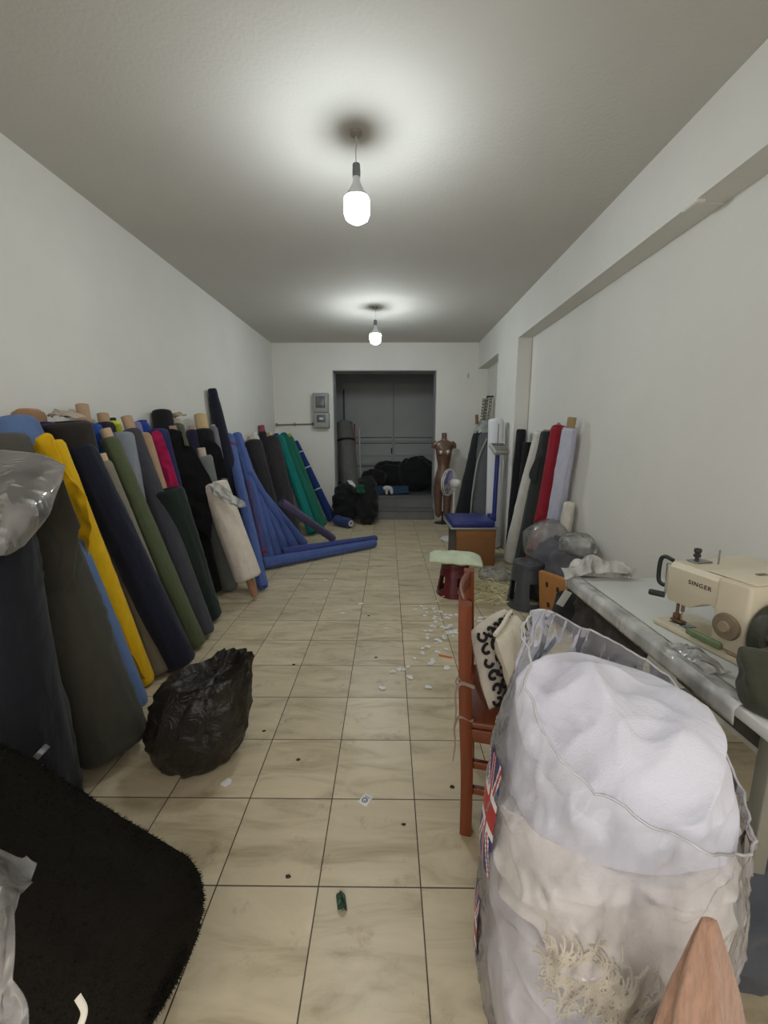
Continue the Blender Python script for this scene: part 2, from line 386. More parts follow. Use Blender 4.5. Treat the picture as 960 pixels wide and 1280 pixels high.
# ---- left wall, back row first; tops lean on the wall, feet stand on the tiles
BLK, NAVY, CHAR, DGRN = (38, 38, 41), (31, 33, 48), (58, 59, 64), (33, 44, 40)
BLUE = (80, 100, 158)
def F(x, y): return Zp(x, y)
roll('denim', F(168, 893), Xp(14, 528, -1.92), .072, .105, (92, 116, 158), .02, seed=2,
     label='light denim blue fabric roll leaning at the left edge behind the plastic sheet')
roll('greyfold', F(120, 905), Xp(2, 545, -1.76), .08, .085, (82, 80, 74), seed=65, amp=.1, label='dark grey fabric roll in front of the denim roll at the left edge')
roll('brownend', (-1.75, 2.1, 0), Xp(36, 516, -1.97), .07, .075, (150, 118, 90), .012, corer=.055, corecol=(184, 140, 105), seed=3,
     label='rounded tan roll end peeking up behind the denim blue roll')
roll('purple', (-1.72, 2.2, 0), Xp(51, 530, -1.93), .06, .07, (44, 40, 86), seed=4,
     label='dark purple fabric roll just behind the top of the yellow cloth')
roll('black1', F(158, 815), Xp(82, 528, -1.83), .11, .125, (46, 42, 40), seed=5,
     label='wide charcoal black fabric roll with flat top, right of the yellow cloth')
roll('brown1', (-1.66, 2.42, 0), Xp(107, 531, -1.95), .06, .06, (64, 54, 50), .13, corer=.037, seed=6,
     label='dark brown fabric roll with a tall cardboard core, leftmost core above the row')
roll('taupe', F(201, 845), Xp(100, 556, -1.86), .062, .05, (112, 104, 88), seed=66, label='taupe fabric roll whose foot shows between the yellow cloth and the navy roll')
roll('royal1', (-1.60, 2.46, 0), Xp(114, 532, -1.87), .055, .055, (38, 74, 150), .0, seed=7,
     label='royal blue fabric roll between the tall cardboard core and the neon roll')
roll('darkcore', (-1.62, 2.62, 0), Xp(131, 530, -1.95), .058, .058, (46, 42, 56), .07, corer=.036, seed=8,
     label='dark plum fabric roll with a wide cardboard core beside the neon roll')
roll('neon', (-1.66, 2.72, 0), Xp(142, 528, -1.98), .038, .042, (208, 220, 60), .03, corer=.02, corecol=(40, 40, 38), seed=9,
     label='neon yellow-green fabric roll with black core at the wall')
roll('heather', (-1.62, 2.70, 0), Xp(152, 542, -1.83), .07, .07, (136, 140, 148), .0, seed=10,
     label='heather grey fabric roll with striped wound end beside the olive roll')
roll('navybig', F(227, 836), Xp(99, 560, -1.76), .092, .078, NAVY, seed=11,
     label='large navy fabric roll between the yellow cloth and the slim beige grey roll')
roll('beige', F(229, 826) + Vector((-.05, .06, 0)), Xp(128, 578, -1.70), .05, .045, (128, 122, 108), .05, corer=.036, corecol=(198, 172, 140), seed=12,
     label='slim beige grey fabric roll with a pale cardboard core between the navy and olive rolls')
roll('olivegreen', F(246, 810), Xp(136, 548, -1.74), .062, .05, (84, 92, 66), .06, corer=.032, corecol=(196, 168, 140), seed=13,
     label='olive green fabric roll with cardboard core leaning right of the beige roll')
roll('charcoal', F(256, 797), Xp(164, 538, -1.82), .075, .058, (66, 66, 72), .10, corer=.036, seed=14,
     label='charcoal fabric roll with a tall cardboard core right of the heather grey roll')
roll('lavender', (-1.58, 3.0, 0), Xp(169, 529, -1.98), .04, .04, (126, 122, 164), seed=15,
     label='thin lavender fabric roll beside the tan rolled cloth')
roll('tan', (-1.45, 2.95, 0), Xp(177, 543, -1.84), .06, .06, (172, 142, 112), seed=16,
     label='tan fabric roll standing just left of the magenta cloth')
roll('royal2', (-1.62, 3.2, 0), Xp(178, 531, -1.985), .05, .05, (34, 64, 146), .03, corer=.04, corecol=(40, 62, 130), seed=17,
     label='royal blue fabric roll left of the square black roll end')
roll('indigo', (-1.52, 3.16, 0), Xp(195, 539, -1.9), .085, .085, (48, 50, 96), seed=18,
     label='indigo fabric roll carrying the magenta cloth')
roll('blacktop', (-1.7, 3.4, 0), Xp(202, 514, -1.955), .075, .078, (32, 32, 34), seed=19, amp=.03,
     label='black fabric roll with square-looking end standing highest beside the magenta cloth')
roll('dkgreen', F(260, 776), Xp(209, 612, -1.60), .11, .105, DGRN, seed=20,
     label='very dark green fabric roll below the magenta cloth')
roll('greyolive', (-1.68, 3.56, 0), Xp(222, 531, -1.97), .05, .05, (98, 98, 84), .05, corer=.035, corecol=(180, 170, 150), seed=21,
     label='grey olive fabric roll behind the black draped cloth')
roll('blackdrape', F(265, 742), Xp(215, 540, -1.87), .095, .095, (26, 26, 28), .05, corer=.045, corecol=(170, 140, 120), seed=22,
     label='black fabric roll with a loose black cloth folded over its right side')
roll('violetcore', (-1.62, 3.72, 0), Xp(240, 539, -1.95), .055, .055, (46, 42, 68), .05, corer=.03, corecol=(170, 144, 124), seed=23,
     label='dark violet fabric roll with a small cardboard core before the big tan core')
roll('black3', (-1.56, 3.85, 0), Xp(254, 539, -1.88), .095, .10, (30, 30, 33), .17, corer=.062, corecol=(196, 170, 128), seed=24,
     label='black fabric roll with the widest tan core, left of the tall navy tube')
roll('greywhite', (-1.48, 4.0, 0), Xp(266, 535, -1.86), .04, .045, (122, 120, 126), .03, corer=.03, corecol=(150, 140, 140), seed=25,
     label='thin grey fabric roll with white edge before the tall navy tube')
roll('heather2', (-1.52, 3.75, 0), Xp(253, 570, -1.62), .075, .078, (112, 116, 114), .07, corer=.035, corecol=(188, 176, 156), seed=26,
     label='heather grey fabric roll with a small core above the white roll')
wr = roll('white', F(319, 750), Xp(268, 604, -1.52), .115, .11, (216, 206, 192), 0, corebot=.17, corer=.032, corecol=(162, 118, 92), seed=27, amp=.025,
     label='thick cream white fabric roll standing on its cardboard core')
roll('tall', (-1.5, 4.35, 0), Xp(265, 486, -1.955), .10, .045, (36, 38, 50), seed=28, mid=[Xp(276, 540, -1.90)],
     label='tallest fabric roll, a dark navy tube rising above all others')
bm_ = cloth(BLUE, .8, .14)
for k, (key, b, tp, r0, r1, lab) in enumerate([
    ('bl1', F(329, 739), Xp(286, 545, -1.90), .05, .055, 'blue fabric roll with maroon label at its top, nearest the white roll'),
    ('bl2', F(338, 703), Xp(296, 543, -1.93), .055, .062, 'blue fabric roll second from the left of the blue bundle'),
    ('bl3', F(347, 697), Xp(302, 560, -1.86), .055, .05, 'blue fabric roll in the middle of the blue bundle'),
    ('bl4', F(357, 692), Xp(306, 575, -1.80), .06, .05, 'blue fabric roll right of the middle of the blue bundle'),
    ('bl5', F(369, 688), Xp(311, 590, -1.72), .06, .05, 'blue fabric roll second from the right of the blue bundle'),
    ('bl6', F(381, 684), Xp(318, 604, -1.66), .055, .04, 'blue fabric roll at the right edge of the blue bundle, leaning lowest'),
    ('bl7', F(333, 712), Xp(309, 600, -1.70), .036, .03, 'slim purple-blue fabric roll with a maroon mark low on it')]):
    roll(key, b, tp, r0, r1, BLUE if k != 6 else (84, 78, 122), seed=30 + k, m=bm_ if k != 6 else None, label=lab, group='blue fabric rolls in the corner bundle', amp=.1)
t = ROLLS['bl1'][0]
MB().lathe([(.058, -.02), (.0585, .02)], ROLLS['bl1'][1][33], ROLLS['bl1'][1][34] - ROLLS['bl1'][1][32], cap=(False, False)).build('paper_label', mat((128, 52, 92), .7), t, thick=.001)
t = ROLLS['bl7'][0]
MB().lathe([(.038, -.03), (.039, .03)], ROLLS['bl7'][1][6], ROLLS['bl7'][1][7] - ROLLS['bl7'][1][5], cap=(False, False)).build('tape_mark', mat((120, 44, 84), .7), t, thick=.001)
def liers(key, a, b, r0, r1, lab, rgb, mids=()):
    a, b = Vector(a), Vector(b); a.z, b.z = r0 * 1.12 + .004, r1 * 1.12 + .004
    return roll(key, a, b, r0, r1, rgb, seed=hash(key) % 7 + 40 if False else len(key) + 40, label=lab, group='fabric rolls lying on the tiles', lift=False, amp=.1, mid=mids)
p0, p1 = F(329, 713), F(469, 684)
liers('lie_front', p0, p1, .062, .045, 'blue fabric roll lying across the tiles, the front one', BLUE)
p0, p1 = F(352, 698), F(470, 679)
a_, b_ = Vector(p0), Vector(p1)
liers('lie_rear_', p0 + Vector((0, .06, 0)), p1 + Vector((.0, .1, 0)), .05, .04, 'darker blue fabric roll lying just behind the front lying roll', (70, 80, 140))
roll('mauve', F(415, 680) + Vector((0, .12, 0)), Xp(352, 628, -1.25), .05, .05, (88, 80, 112), seed=45, label='mauve fabric roll slanting down over the foot of the green rolls', group='fabric rolls lying on the tiles')
roll('black4', F(347, 684), Xp(316, 553, -1.88), .12, .125, (46, 44, 46), .09, corer=.045, corecol=(186, 172, 150), seed=46,
     label='black fabric roll with a beige core, right of the blue rolls')
roll('whitecore', (-1.6, 5.9, 0), Xp(319, 546, -1.88), .04, .05, (206, 206, 206), .06, corer=.04, corecol=(214, 212, 206), seed=47,
     label='narrow white roll end standing behind the black rolls')
roll('black5', F(364, 676), Xp(339, 550, -1.84), .13, .13, (52, 48, 50), .12, corer=.045, corecol=(200, 180, 150), seed=48,
     label='dark charcoal fabric roll with a beige core beside the green rolls')
roll('maroon', (-1.7, 6.3, 0), Xp(328, 540, -1.93), .05, .055, (44, 40, 44), .10, corer=.045, corecol=(140, 72, 78), seed=49,
     label='dark fabric roll with a maroon core end at the far left corner')
gg = 'green and blue fabric rolls at the back corner'
roll('teal1', F(391, 670), Yp(349, 546, 6.75), .075, .07, (16, 116, 110), seed=50, label='teal fabric roll, leftmost of the green rolls', group=gg, amp=.09)
roll('teal2', F(401, 667), Yp(354, 543, 6.98), .07, .06, (22, 100, 84), seed=51, label='deep green fabric roll in the middle of the green rolls', group=gg, amp=.09)
roll('tealblue', (-1.45, 6.4, 0), Yp(345, 543, 6.95), .05, .05, (30, 66, 120), seed=52, label='petrol blue fabric roll behind the teal roll', group=gg)
roll('green3', F(404, 659), Yp(362, 547, 7.12), .065, .055, (42, 108, 88), .05, corer=.05, corecol=(150, 160, 72), seed=53, label='green fabric roll with a yellow-green core', group=gg, amp=.09)
roll('greygreen', F(402, 654), Yp(366, 552, 7.22), .05, .04, (98, 114, 108), seed=54, label='grey green fabric roll just left of the printed blue roll', group=gg)
bp_ = roll('blueprint', F(415, 652), Yp(369, 552, 7.24), .072, .05, (30, 56, 112), seed=55, label='printed dark blue fabric roll nearest the meter box wall', group=gg)
t, pts, R = ROLLS['blueprint']
for q in (14, 24, 31):
    MB().lathe([(R[q] * 1.09, -.01), (R[q] * 1.09, .012)], pts[q], pts[q + 1] - pts[q - 1], cap=(False, False)).build('white_print_band', mat((190, 198, 206), .8), t, thick=.001)

# ---- loose cloth hanging off the rolls (parts of their rolls)
t = roll('yellow', F(183, 856), Xp(60, 553, -1.74), .05, .07, (222, 178, 24), seed=60, label='bright yellow fabric roll with loose folds hanging down its front')
ym = cloth((232, 184, 20), .75, .1)
def onr(key, pts, off=.014): return [on(key, x, y, off) for x, y in pts]
drape('loose_cloth', [onr('yellow', r, .03) for r in (
    [(47, 548), (58, 541), (70, 548)], [(50, 580), (66, 575), (84, 590)], [(70, 618), (86, 606), (103, 610)],
    [(84, 650), (98, 650), (115, 652)], [(92, 694), (104, 690), (114, 694)], [(108, 738), (119, 738), (128, 742)], [(128, 790), (138, 790), (148, 792)], [(168, 846), (176, 846), (184, 846)])],
    ym, t, fd=.02, ff=11, seed=2, nu=60)
drape('orange_lining', [onr('yellow', r, .10) for r in ([(92, 688), (102, 690)], [(98, 716), (110, 716)], [(108, 742), (119, 746)], [(118, 760), (122, 764)])],
    cloth((232, 112, 40)), t, fd=.004, nu=16, nv=8, label='orange lining strip')
drape('loose_flap', [onr('indigo', r, .05) for r in ([(190, 541), (196, 538), (203, 543)], [(191, 562), (203, 558), (211, 566)], [(197, 590), (205, 584), (215, 577)],
    [(203, 606), (210, 600), (220, 594)], [(206, 615), (216, 614), (227, 612)])], cloth((178, 30, 84), .85), ROLLS['indigo'][0], fd=.016, ff=12, seed=3, label='magenta cloth flap')
drape('neon_strip', [onr('tan', r, .09) for r in ([(167, 551), (170, 551)], [(171, 566), (175, 566)], [(177, 590), (179, 590)])], cloth((206, 232, 50)), ROLLS['tan'][0], fd=.0, nu=10, nv=3, label='neon yellow strip')
drape('loose_flap', [onr('blackdrape', r, .05) for r in ([(206, 538), (216, 536), (228, 540)], [(212, 570), (230, 562), (246, 566)], [(220, 600), (245, 596), (270, 612)],
    [(228, 630), (248, 628), (268, 632)], [(240, 648), (250, 655), (265, 656)], [(256, 668), (260, 670), (264, 672)])], cloth((24, 24, 26)), ROLLS['blackdrape'][0], fd=.02, ff=7, seed=4, nu=44)
drape('loose_flap', [onr('black3', r, .04) for r in ([(258, 548), (268, 552), (276, 560)], [(264, 575), (274, 580), (286, 596)], [(264, 590), (272, 596), (285, 598)])],
    cloth((24, 24, 27)), ROLLS['black3'][0], fd=.01, nu=20)
drape('plastic_wrap', [[on('white', x, y, .03) for x, y in r] for r in ([(262, 606), (272, 603), (282, 612)], [(268, 618), (284, 616), (297, 622)], [(284, 628), (296, 626), (307, 628)], [(300, 634), (304, 634), (308, 633)])],
    film(.75, .35, (226, 228, 222)), ROLLS['white'][0], fd=.03, ff=14, seed=5, thick=.002, label='crumpled white plastic wrap')
drape('loose_flap', [onr('heather', r, .02) for r in ([(153, 590), (160, 588), (166, 590)], [(160, 612), (166, 610), (171, 614)], [(167, 622), (170, 622), (174, 624)])], cloth((128, 131, 140)), ROLLS['heather'][0], fd=.004, nu=16, nv=8)
drape('loose_flap', [onr('beige', r, .008) for r in ([(124, 582), (132, 582)], [(132, 600), (142, 600)], [(147, 640), (156, 642)], [(166, 682), (172, 688)])], cloth((132, 126, 112)), ROLLS['beige'][0], fd=.008, nu=30, nv=8)
drape('loose_flap', [onr('blackdrape', r, .06) for r in ([(222, 533), (228, 532)], [(228, 545), (233, 546)], [(231, 557), (237, 558)])], cloth((92, 94, 78)), ROLLS['greyolive'][0], fd=.004, nu=12, nv=4)

# small rags lying on top of the black roll ends
def rag(pts, m, name, label, cat, seed=1., r=.03, thick=.003, group=None):
    P = [Vector(q) for q in pts]; c = sum(P, Vector()) / len(P)
    mb = MB()
    def fn(u, v):
        a = 2 * PI * u; p = P[0].lerp(P[-1], v) + Vector((0, math.cos(a) * r, abs(math.sin(a)) * r)) * (math.sin(PI * min(max(v, .08), .92)))
        return p + Vector((fnoise(p, 30, seed), fnoise(p, 30, seed + 3), fnoise(p, 30, seed + 5) * .8)) * r * .7
    mb.grid(fn, 24, 18)
    o = mb.build(name, m, None, thick=thick, loc=c); return tag(o, label, cat, group)
tp = ROLLS['black1'][1][-1]
rag([tp + Vector((-.1, -.0, .035)), tp + Vector((.1, .02, .03))], mat((176, 164, 150), .9), 'crumpled_rag', 'crumpled beige rag on top of the wide charcoal roll', 'rag', 3, .035)
tp = ROLLS['greyolive'][1][-1]
rag([tp + Vector((-.07, 0, .07)), tp + Vector((.08, .0, .085))], mat((168, 152, 132), .9, .5, 30), 'crumpled_rag', 'patterned beige rag beside the square black roll end', 'rag', 8, .035)

# ---- the big rolls close to the viewer, left
t = roll('olive', F(143, 945), Yp(20, 606, 1.74), .142, .12, (62, 61, 52), seed=61, group='large rolls close to the viewer', amp=.09,
     label='big dark olive grey fabric roll standing left of the black bin bag')
drape('loose_cloth', [onr('olive', r, .03) for r in ([(40, 600), (70, 580), (84, 600)], [(36, 640), (74, 625), (104, 652)], [(50, 690), (80, 690), (102, 668)], [(70, 740), (86, 735), (98, 720)])],
     cloth((66, 64, 54)), t, fd=.03, ff=6, seed=7)
t = roll('navyfront', F(48, 1012), Yp(-25, 625, 1.36), .145, .12, (28, 30, 36), seed=62, group='large rolls close to the viewer', amp=.08,
     label='big blue-black fabric roll at the left edge with a small white tag low on it')
a, b = on('navyfront', 40, 962, .006), on('navyfront', 53, 957, .006)
dn = (CP - a).normalized()
MB().tube([a, a.lerp(b, .5) + dn * .004, b], .0035, 8).build('tag_pin', mat((215, 215, 215), .5), t)
a, b = on('navyfront', 44, 945, .01), on('navyfront', 60, 934, .01)
MB().box(Vector((-.022, -.002, -.01)) , Vector((.022, .002, .01)), .001, M=Matrix.Translation((a + b) / 2) @ dn.to_track_quat('-Y', 'Z').to_matrix().to_4x4() @ Matrix.Rotation(-.6, 4, 'Y')).build('clear_tag', film(.12, .1), t)
fur, nt, bs = newmat('black_pile'); L = nt.links.new
tc = N(nt, 'ShaderNodeTexCoord'); no = N(nt, 'ShaderNodeTexNoise', Scale=300., Detail=3.); L(tc.outputs['Object'], no.inputs['Vector'])
mx = N(nt, 'ShaderNodeMix', data_type='RGBA'); mx.inputs[6].default_value = (*lin((15, 14, 12)), 1); mx.inputs[7].default_value = (*lin((36, 33, 27)), 1)
L(no.outputs[0], mx.inputs[0]); L(mx.outputs[2], bs.inputs['Base Color']); bp = N(nt, 'ShaderNodeBump', Strength=.5, Distance=.006); L(no.outputs[0], bp.inputs['Height']); L(bp.outputs[0], bs.inputs['Normal'])
bs.inputs['Roughness'].default_value = .95; bs.inputs['Specular IOR Level'].default_value = .1
roll('furry', Zp(207, 1232, .2), Xp(23, 1098, -.95) + (Xp(23, 1098, -.95) - Zp(207, 1232, .2)) * .75, .195, .19, (30, 29, 25), seed=63, m=fur, group='large rolls close to the viewer', amp=.06,
     rnd_end=.13, lift=False, label='huge fuzzy black fabric roll lying slanted in the lower left foreground')
t = roll('slate', (-.80, .52, 0), (-1.12, .70, .78), .10, .10, (34, 37, 44), seed=64, group='large rolls close to the viewer', amp=.05,
     label='slate navy fabric roll under the clear plastic at the bottom left corner')
t, pts, R = ROLLS['furry']; mb = MB(); rf = random.Random(4); fm_ = t.children[0].data
me_ = t.children[0]; og = ORG[t]
ar = [q for q in fm_.polygons if (q.center + og).y < 1.25]
for k in range(15000):
    q = ar[rf.randrange(len(ar))]; vs_ = [fm_.vertices[i].co for i in q.vertices]
    w1, w2 = rf.random(), rf.random(); c = vs_[0].lerp(vs_[1], w1).lerp(vs_[-1].lerp(vs_[2], w1), w2) + og
    n = (q.normal + Vector((rf.uniform(-.9, .9), rf.uniform(-.9, .9), rf.uniform(-1.1, .3)))).normalized(); sd = n.orthogonal().normalized() * .0011
    mb.add([c - sd, c + sd, c + n * rf.uniform(.006, .013)], [(0, 1, 2)])
tag(mb.build('pile_fibres', fur, t), kind='stuff')
# clear plastic sheet over the near roll tops
def sheet(name, rows, m, label, cat, fd, ff, seed, thick=.0015, nu=70, nv=50, group=None):
    c = Vector(rows[len(rows) // 2][len(rows[0]) // 2])
    o = drape(name, rows, m, None, thick, nu, nv, fd, ff, seed)
    o.data.transform(Matrix.Translation(-c)); o.location = c; ORG[o] = c
    return tag(o, label, cat, group)
sheet('plastic_sheet', [[Yp(-60, 560, 1.62), Yp(0, 566, 1.62), Yp(50, 571, 1.60), Yp(82, 584, 1.58)], [Yp(-60, 600, 1.42), Yp(0, 600, 1.40), Yp(40, 605, 1.42), Yp(78, 600, 1.5)],
      [Yp(-60, 660, 1.26), Yp(0, 645, 1.27), Yp(34, 640, 1.32), Yp(62, 640, 1.40)], [Yp(-60, 730, 1.20), Yp(-10, 700, 1.2), Yp(10, 692, 1.24), Yp(28, 682, 1.30)]],
      film(.34, .09, (210, 206, 200), .55, 13.), 'clear shiny plastic sheet draped over the near roll tops at the left edge', 'plastic sheet', .014, 5.5, 2)
sheet('plastic_sheet', [[Yp(-60, 1060, .74), Yp(-10, 1070, .74), Yp(20, 1082, .74), Yp(46, 1083, .74)], [Yp(-60, 1100, .64), Yp(-10, 1100, .64), Yp(14, 1110, .66), Yp(34, 1112, .68)],
      [Yp(-60, 1180, .56), Yp(-10, 1180, .56), Yp(8, 1180, .57), Yp(24, 1160, .58)], [Yp(-60, 1300, .5), Yp(-10, 1300, .5), Yp(16, 1300, .5), Yp(43, 1300, .5)]],
      film(.42, .14, (212, 208, 202), .6, 16.), 'crumpled clear plastic wrap in the bottom left corner of the photo', 'plastic wrap', .02, 9, 5)
a = [Yp(97, 1246, .56), Yp(105, 1262, .55), Yp(102, 1278, .54), Yp(92, 1300, .53)]
MB().tube(cat_spline(a, 16), .006, 10, flat=.4).build('white_piping', mat((222, 216, 200), .6), ROLLS['slate'][0])

# black bin bag
def bag_black():
    c = Vector((-.885, 1.655, 0))
    mb = MB(); rs = []
    prof = [(0.0, .02), (.11, .0), (.150, .03), (.172, .09), (.180, .15), (.178, .21), (.170, .27), (.158, .32), (.145, .36), (.13, .385)]
    prof = [(r * 1.14, z * 1.08) for r, z in prof]
    pr = cat_spline([(r, z, 0) for r, z in prof], 44)
    for i, p in enumerate(pr):
        ring = []; u = i / 44
        for k in range(72):
            a = 2 * PI * k / 72
            cx = c + Vector((.0 + .10 * u * u, .02 * u, 0))
            q = Vector((math.cos(a), math.sin(a), p.y * 4))
            w = fold(q * Vector((1.6, 1.6, .7)).x, 1.7, 2) * .012 + fold(Vector((math.cos(a) * 4, math.sin(a) * 4, p.y * 5)), 1.1, 4) * .010 * (1 + 2 * u)
            r = max(0, p.x) * (1.08 if math.cos(a) > 0 else 1) + (w - .01) * min(1, p.x / .08)
            zz = p.y + (.05 * max(0, math.cos(a - .4)) - .04 * max(0, -math.cos(a))) * u ** 3 + fnoise(q, 3, 6) * .02 * u ** 2
            ring.append(cx + Vector((math.cos(a) * r * 1.0, math.sin(a) * r * .85, max(zz, .003))))
        rs.append(ring)
    t = thing('bin_bag', 'full shiny black plastic bin bag standing on the tiles before the rolls', 'bin bag', c)
    m, nt, b = newmat('black_polythene'); L = nt.links.new
    b.inputs['Base Color'].default_value = (*lin((30, 27, 24)), 1); b.inputs['Roughness'].default_value = .38
    tc = N(nt, 'ShaderNodeTexCoord'); no = N(nt, 'ShaderNodeTexNoise', Scale=11., Detail=5., Distortion=1.5); L(tc.outputs['Object'], no.inputs['Vector'])
    bp = N(nt, 'ShaderNodeBump', Strength=.6, Distance=.03); L(no.outputs[0], bp.inputs['Height']); L(bp.outputs[0], b.inputs['Normal'])
    mb.rings(rs, cap=(True, False)).build('bag_body', m, t, auto=80)
    # gathered neck folded over to the right
    top = rs[-1]; cc = sum(top, Vector()) / len(top)
    rr = [top]
    for j, (f, dz, dx) in enumerate(((.9, .0, .0), (.78, -.02, .0), (.6, -.03, .01), (.35, -.035, .01), (.05, -.04, .01))):
        rr.append([cc + (p - cc) * f + Vector((dx, 0, dz + .02 * fnoise(p, 14, j))) for p in top])
    MB().rings(rr, cap=(False, True)).build('bag_mouth', m, t, auto=80)
    e = [cc + Vector((.085, .02, .02)), cc + Vector((.105, .02, .06)), cc + Vector((.12, .015, .085))]
    MB().tube(e, [.03, .022, .004], 10, flat=.4).build('bag_ear', m, t)
bag_black()

# ================================================================ right side and middle
metal = mat((150, 152, 154), .35, .08, 20, .05, metal=.9)
dmetal = mat((52, 52, 54), .45, .08, 20, .05, metal=.4)
# ---- wooden chair seen from its side, back towards the aisle
cw = wood((118, 58, 30)); 
t = thing('wooden_chair', 'reddish-brown wooden chair beside the big plastic bag, back posts towards the aisle', 'chair', (.28, 1.28, 0))
def bar(mb, a, b, w, d, side=(0, 1, 0), bev=.004):
    a, b = Vector(a), Vector(b); z = (b - a); L = z.length; z.normalize(); y = Vector(side); x = y.cross(z).normalized(); y = z.cross(x)
    M = Matrix((x, y, z)).transposed().to_4x4(); M.translation = (a + b) / 2
    return mb.box((-w / 2, -d / 2, -L / 2), (w / 2, d / 2, L / 2), bev, M=M)
for y in (1.30, 1.66):
    mb = MB(); P = [(.290, y, 0), (.286, y, .25), (.272, y, .5), (.262, y, .75), (.258, y, .888 if y < 1.5 else .89)]
    rs = []
    for p in cat_spline(P, 24):
        w, d = .021, .02
        rs.append([p + Vector(q) for q in ((-w, -d, 0), (-w * .5, -d * 1.15, 0), (w * .5, -d * 1.15, 0), (w, -d, 0), (w, d, 0), (w * .5, d * 1.15, 0), (-w * .5, d * 1.15, 0), (-w, d, 0))])
    mb.rings(rs).build('back_post', cw, t, auto=30)
for z in (.86, .74, .62):
    MB().grid(lambda u, v: Vector((.262 - .02 * math.sin(PI * u) - (z - .75) * .05, 1.322 + .316 * u, z - .03 + .06 * v)), 14, 4).build('back_slat', cw, t, thick=.016)
for y in (1.30, 1.66): bar(MB(), (.66, y, 0), (.66, y, .43), .036, .036).build('front_leg', cw, t)
MB().box((.265, 1.285, .435), (.70, 1.675, .46), .008).build('seat', cw, t)
mb = MB()
for y in (1.295, 1.665): mb.box((.29, y - .012, .385), (.65, y + .012, .434), .003)
mb.box((.648, 1.31, .385), (.67, 1.65, .434), .003).box((.275, 1.32, .385), (.295, 1.64, .434), .003); mb.build('seat_rail', cw, t)
for z, h in ((.275, .028), (.17, .026)):
    for y in (1.298, 1.662): MB().box((.29, y - .01, z), (.65, y + .01, z + h), .004).build('stretcher', cw, t)
# cloth ties knotted round the post
tm = cloth((150, 132, 118))
t2 = thing('cushion', 'cream cushion with black swirling print standing on the wooden chair seat', 'cushion', (.36, 1.45, .46))
def pillow(c, lx, ly, lz, R, seed, bul=1.):
    mb = MB(); n = 26; c = Vector(c); vs = {}
    for s in (1, -1):
        def fn(u, v):
            x, y = 2 * u - 1, 2 * v - 1
            h = ((1 - x ** 4) * (1 - y ** 4)) ** .5 * lz * s
            p = Vector((x * lx * (1 - .06 * y * y), y * ly * (1 - .06 * x * x), h * bul))
            p += Vector((0, 0, fold(p, 9, seed) * .008 * (1 if h else 0)))
            return R @ p + c
        mb.grid(fn, n, n)
    return mb
RR = Matrix.Rotation(math.radians(72), 3, 'Y')
pillow((.345, 1.46, .622), .15, .145, .035, RR, 3).build('cushion_cover', cloth((206, 198, 184), .9), t2)
ink = mat((28, 26, 30), .9)
nx = RR @ Vector((0, 0, 1))
def onp(u, v, s): 
    x, y = 2 * u - 1, 2 * v - 1
    h = ((1 - x ** 4) * (1 - y ** 4)) ** .5 * .035 * s
    return RR @ Vector((x * .15 * (1 - .06 * y * y), y * .145 * (1 - .06 * x * x), h + .0115 * s)) + Vector((.345, 1.46, .622))
mb = MB(); r2 = random.Random(5)
for s in (1,):
    for a_ in range(6):
        for b_ in range(6):
            cu, cv = .10 + .16 * a_, .10 + .16 * b_
            ph = r2.uniform(0, 6); n_ = 14; arc = r2.uniform(3.4, 5.6)
            mb.tube([onp(cu + math.cos(ph + arc * k / n_) * .065 * (1 - .45 * k / n_), cv + math.sin(ph + arc * k / n_) * .075 * (1 - .45 * k / n_), s) for k in range(n_ + 1)], .0058, 6)
mb.build('printed_swirls', ink, t2)
for y, zz in ((1.283, .468), (1.275, .60)):
    P = [(.30, y, zz), (.255, y - .005, zz + .012), (.238, y - .004, zz - .03), (.242, y - .003, zz - .10), (.236, y - .004, zz - .17)]
    MB().tube(cat_spline(P, 20), [.006] * 14 + [.005, .0045, .004, .004, .003, .003, .002], 8, flat=.35).build('tie_string', tm, t)
MB().tube(cat_spline([(.262, 1.279, .60), (.246, 1.275, .63), (.238, 1.275, .61), (.25, 1.276, .59)], 14), .0028, 6).build('tie_bow', tm, t)
c2 = thing('cloth_bag', 'plain cream cotton pouch leaning on the chair cushion', 'cloth bag', (.44, 1.45, .46))
R3 = Matrix.Rotation(math.radians(-108), 3, 'Y') 
pillow((.425, 1.45, .615), .15, .13, .04, Matrix.Rotation(math.radians(66), 3, 'Y'), 9).build('pouch', cloth((214, 206, 188)), c2)
MB().tube([(.36, 1.34, .752), (.37, 1.4, .766), (.365, 1.5, .766), (.36, 1.57, .752)], .008, 8).build('pouch_hem', cloth((222, 214, 198)), c2)

for o in (t, t2, c2):
    RZ = Matrix.Rotation(math.radians(-13), 4, 'Z'); pv = Vector((.28, 1.30, 0)); q = Vector(o.location)
    o.location = pv + RZ @ (q + Vector((.0 if o is t else .03, 0, 0)) - pv); o.rotation_euler = (0, 0, math.radians(-13 if o is t else (-42 if o is t2 else -30)))

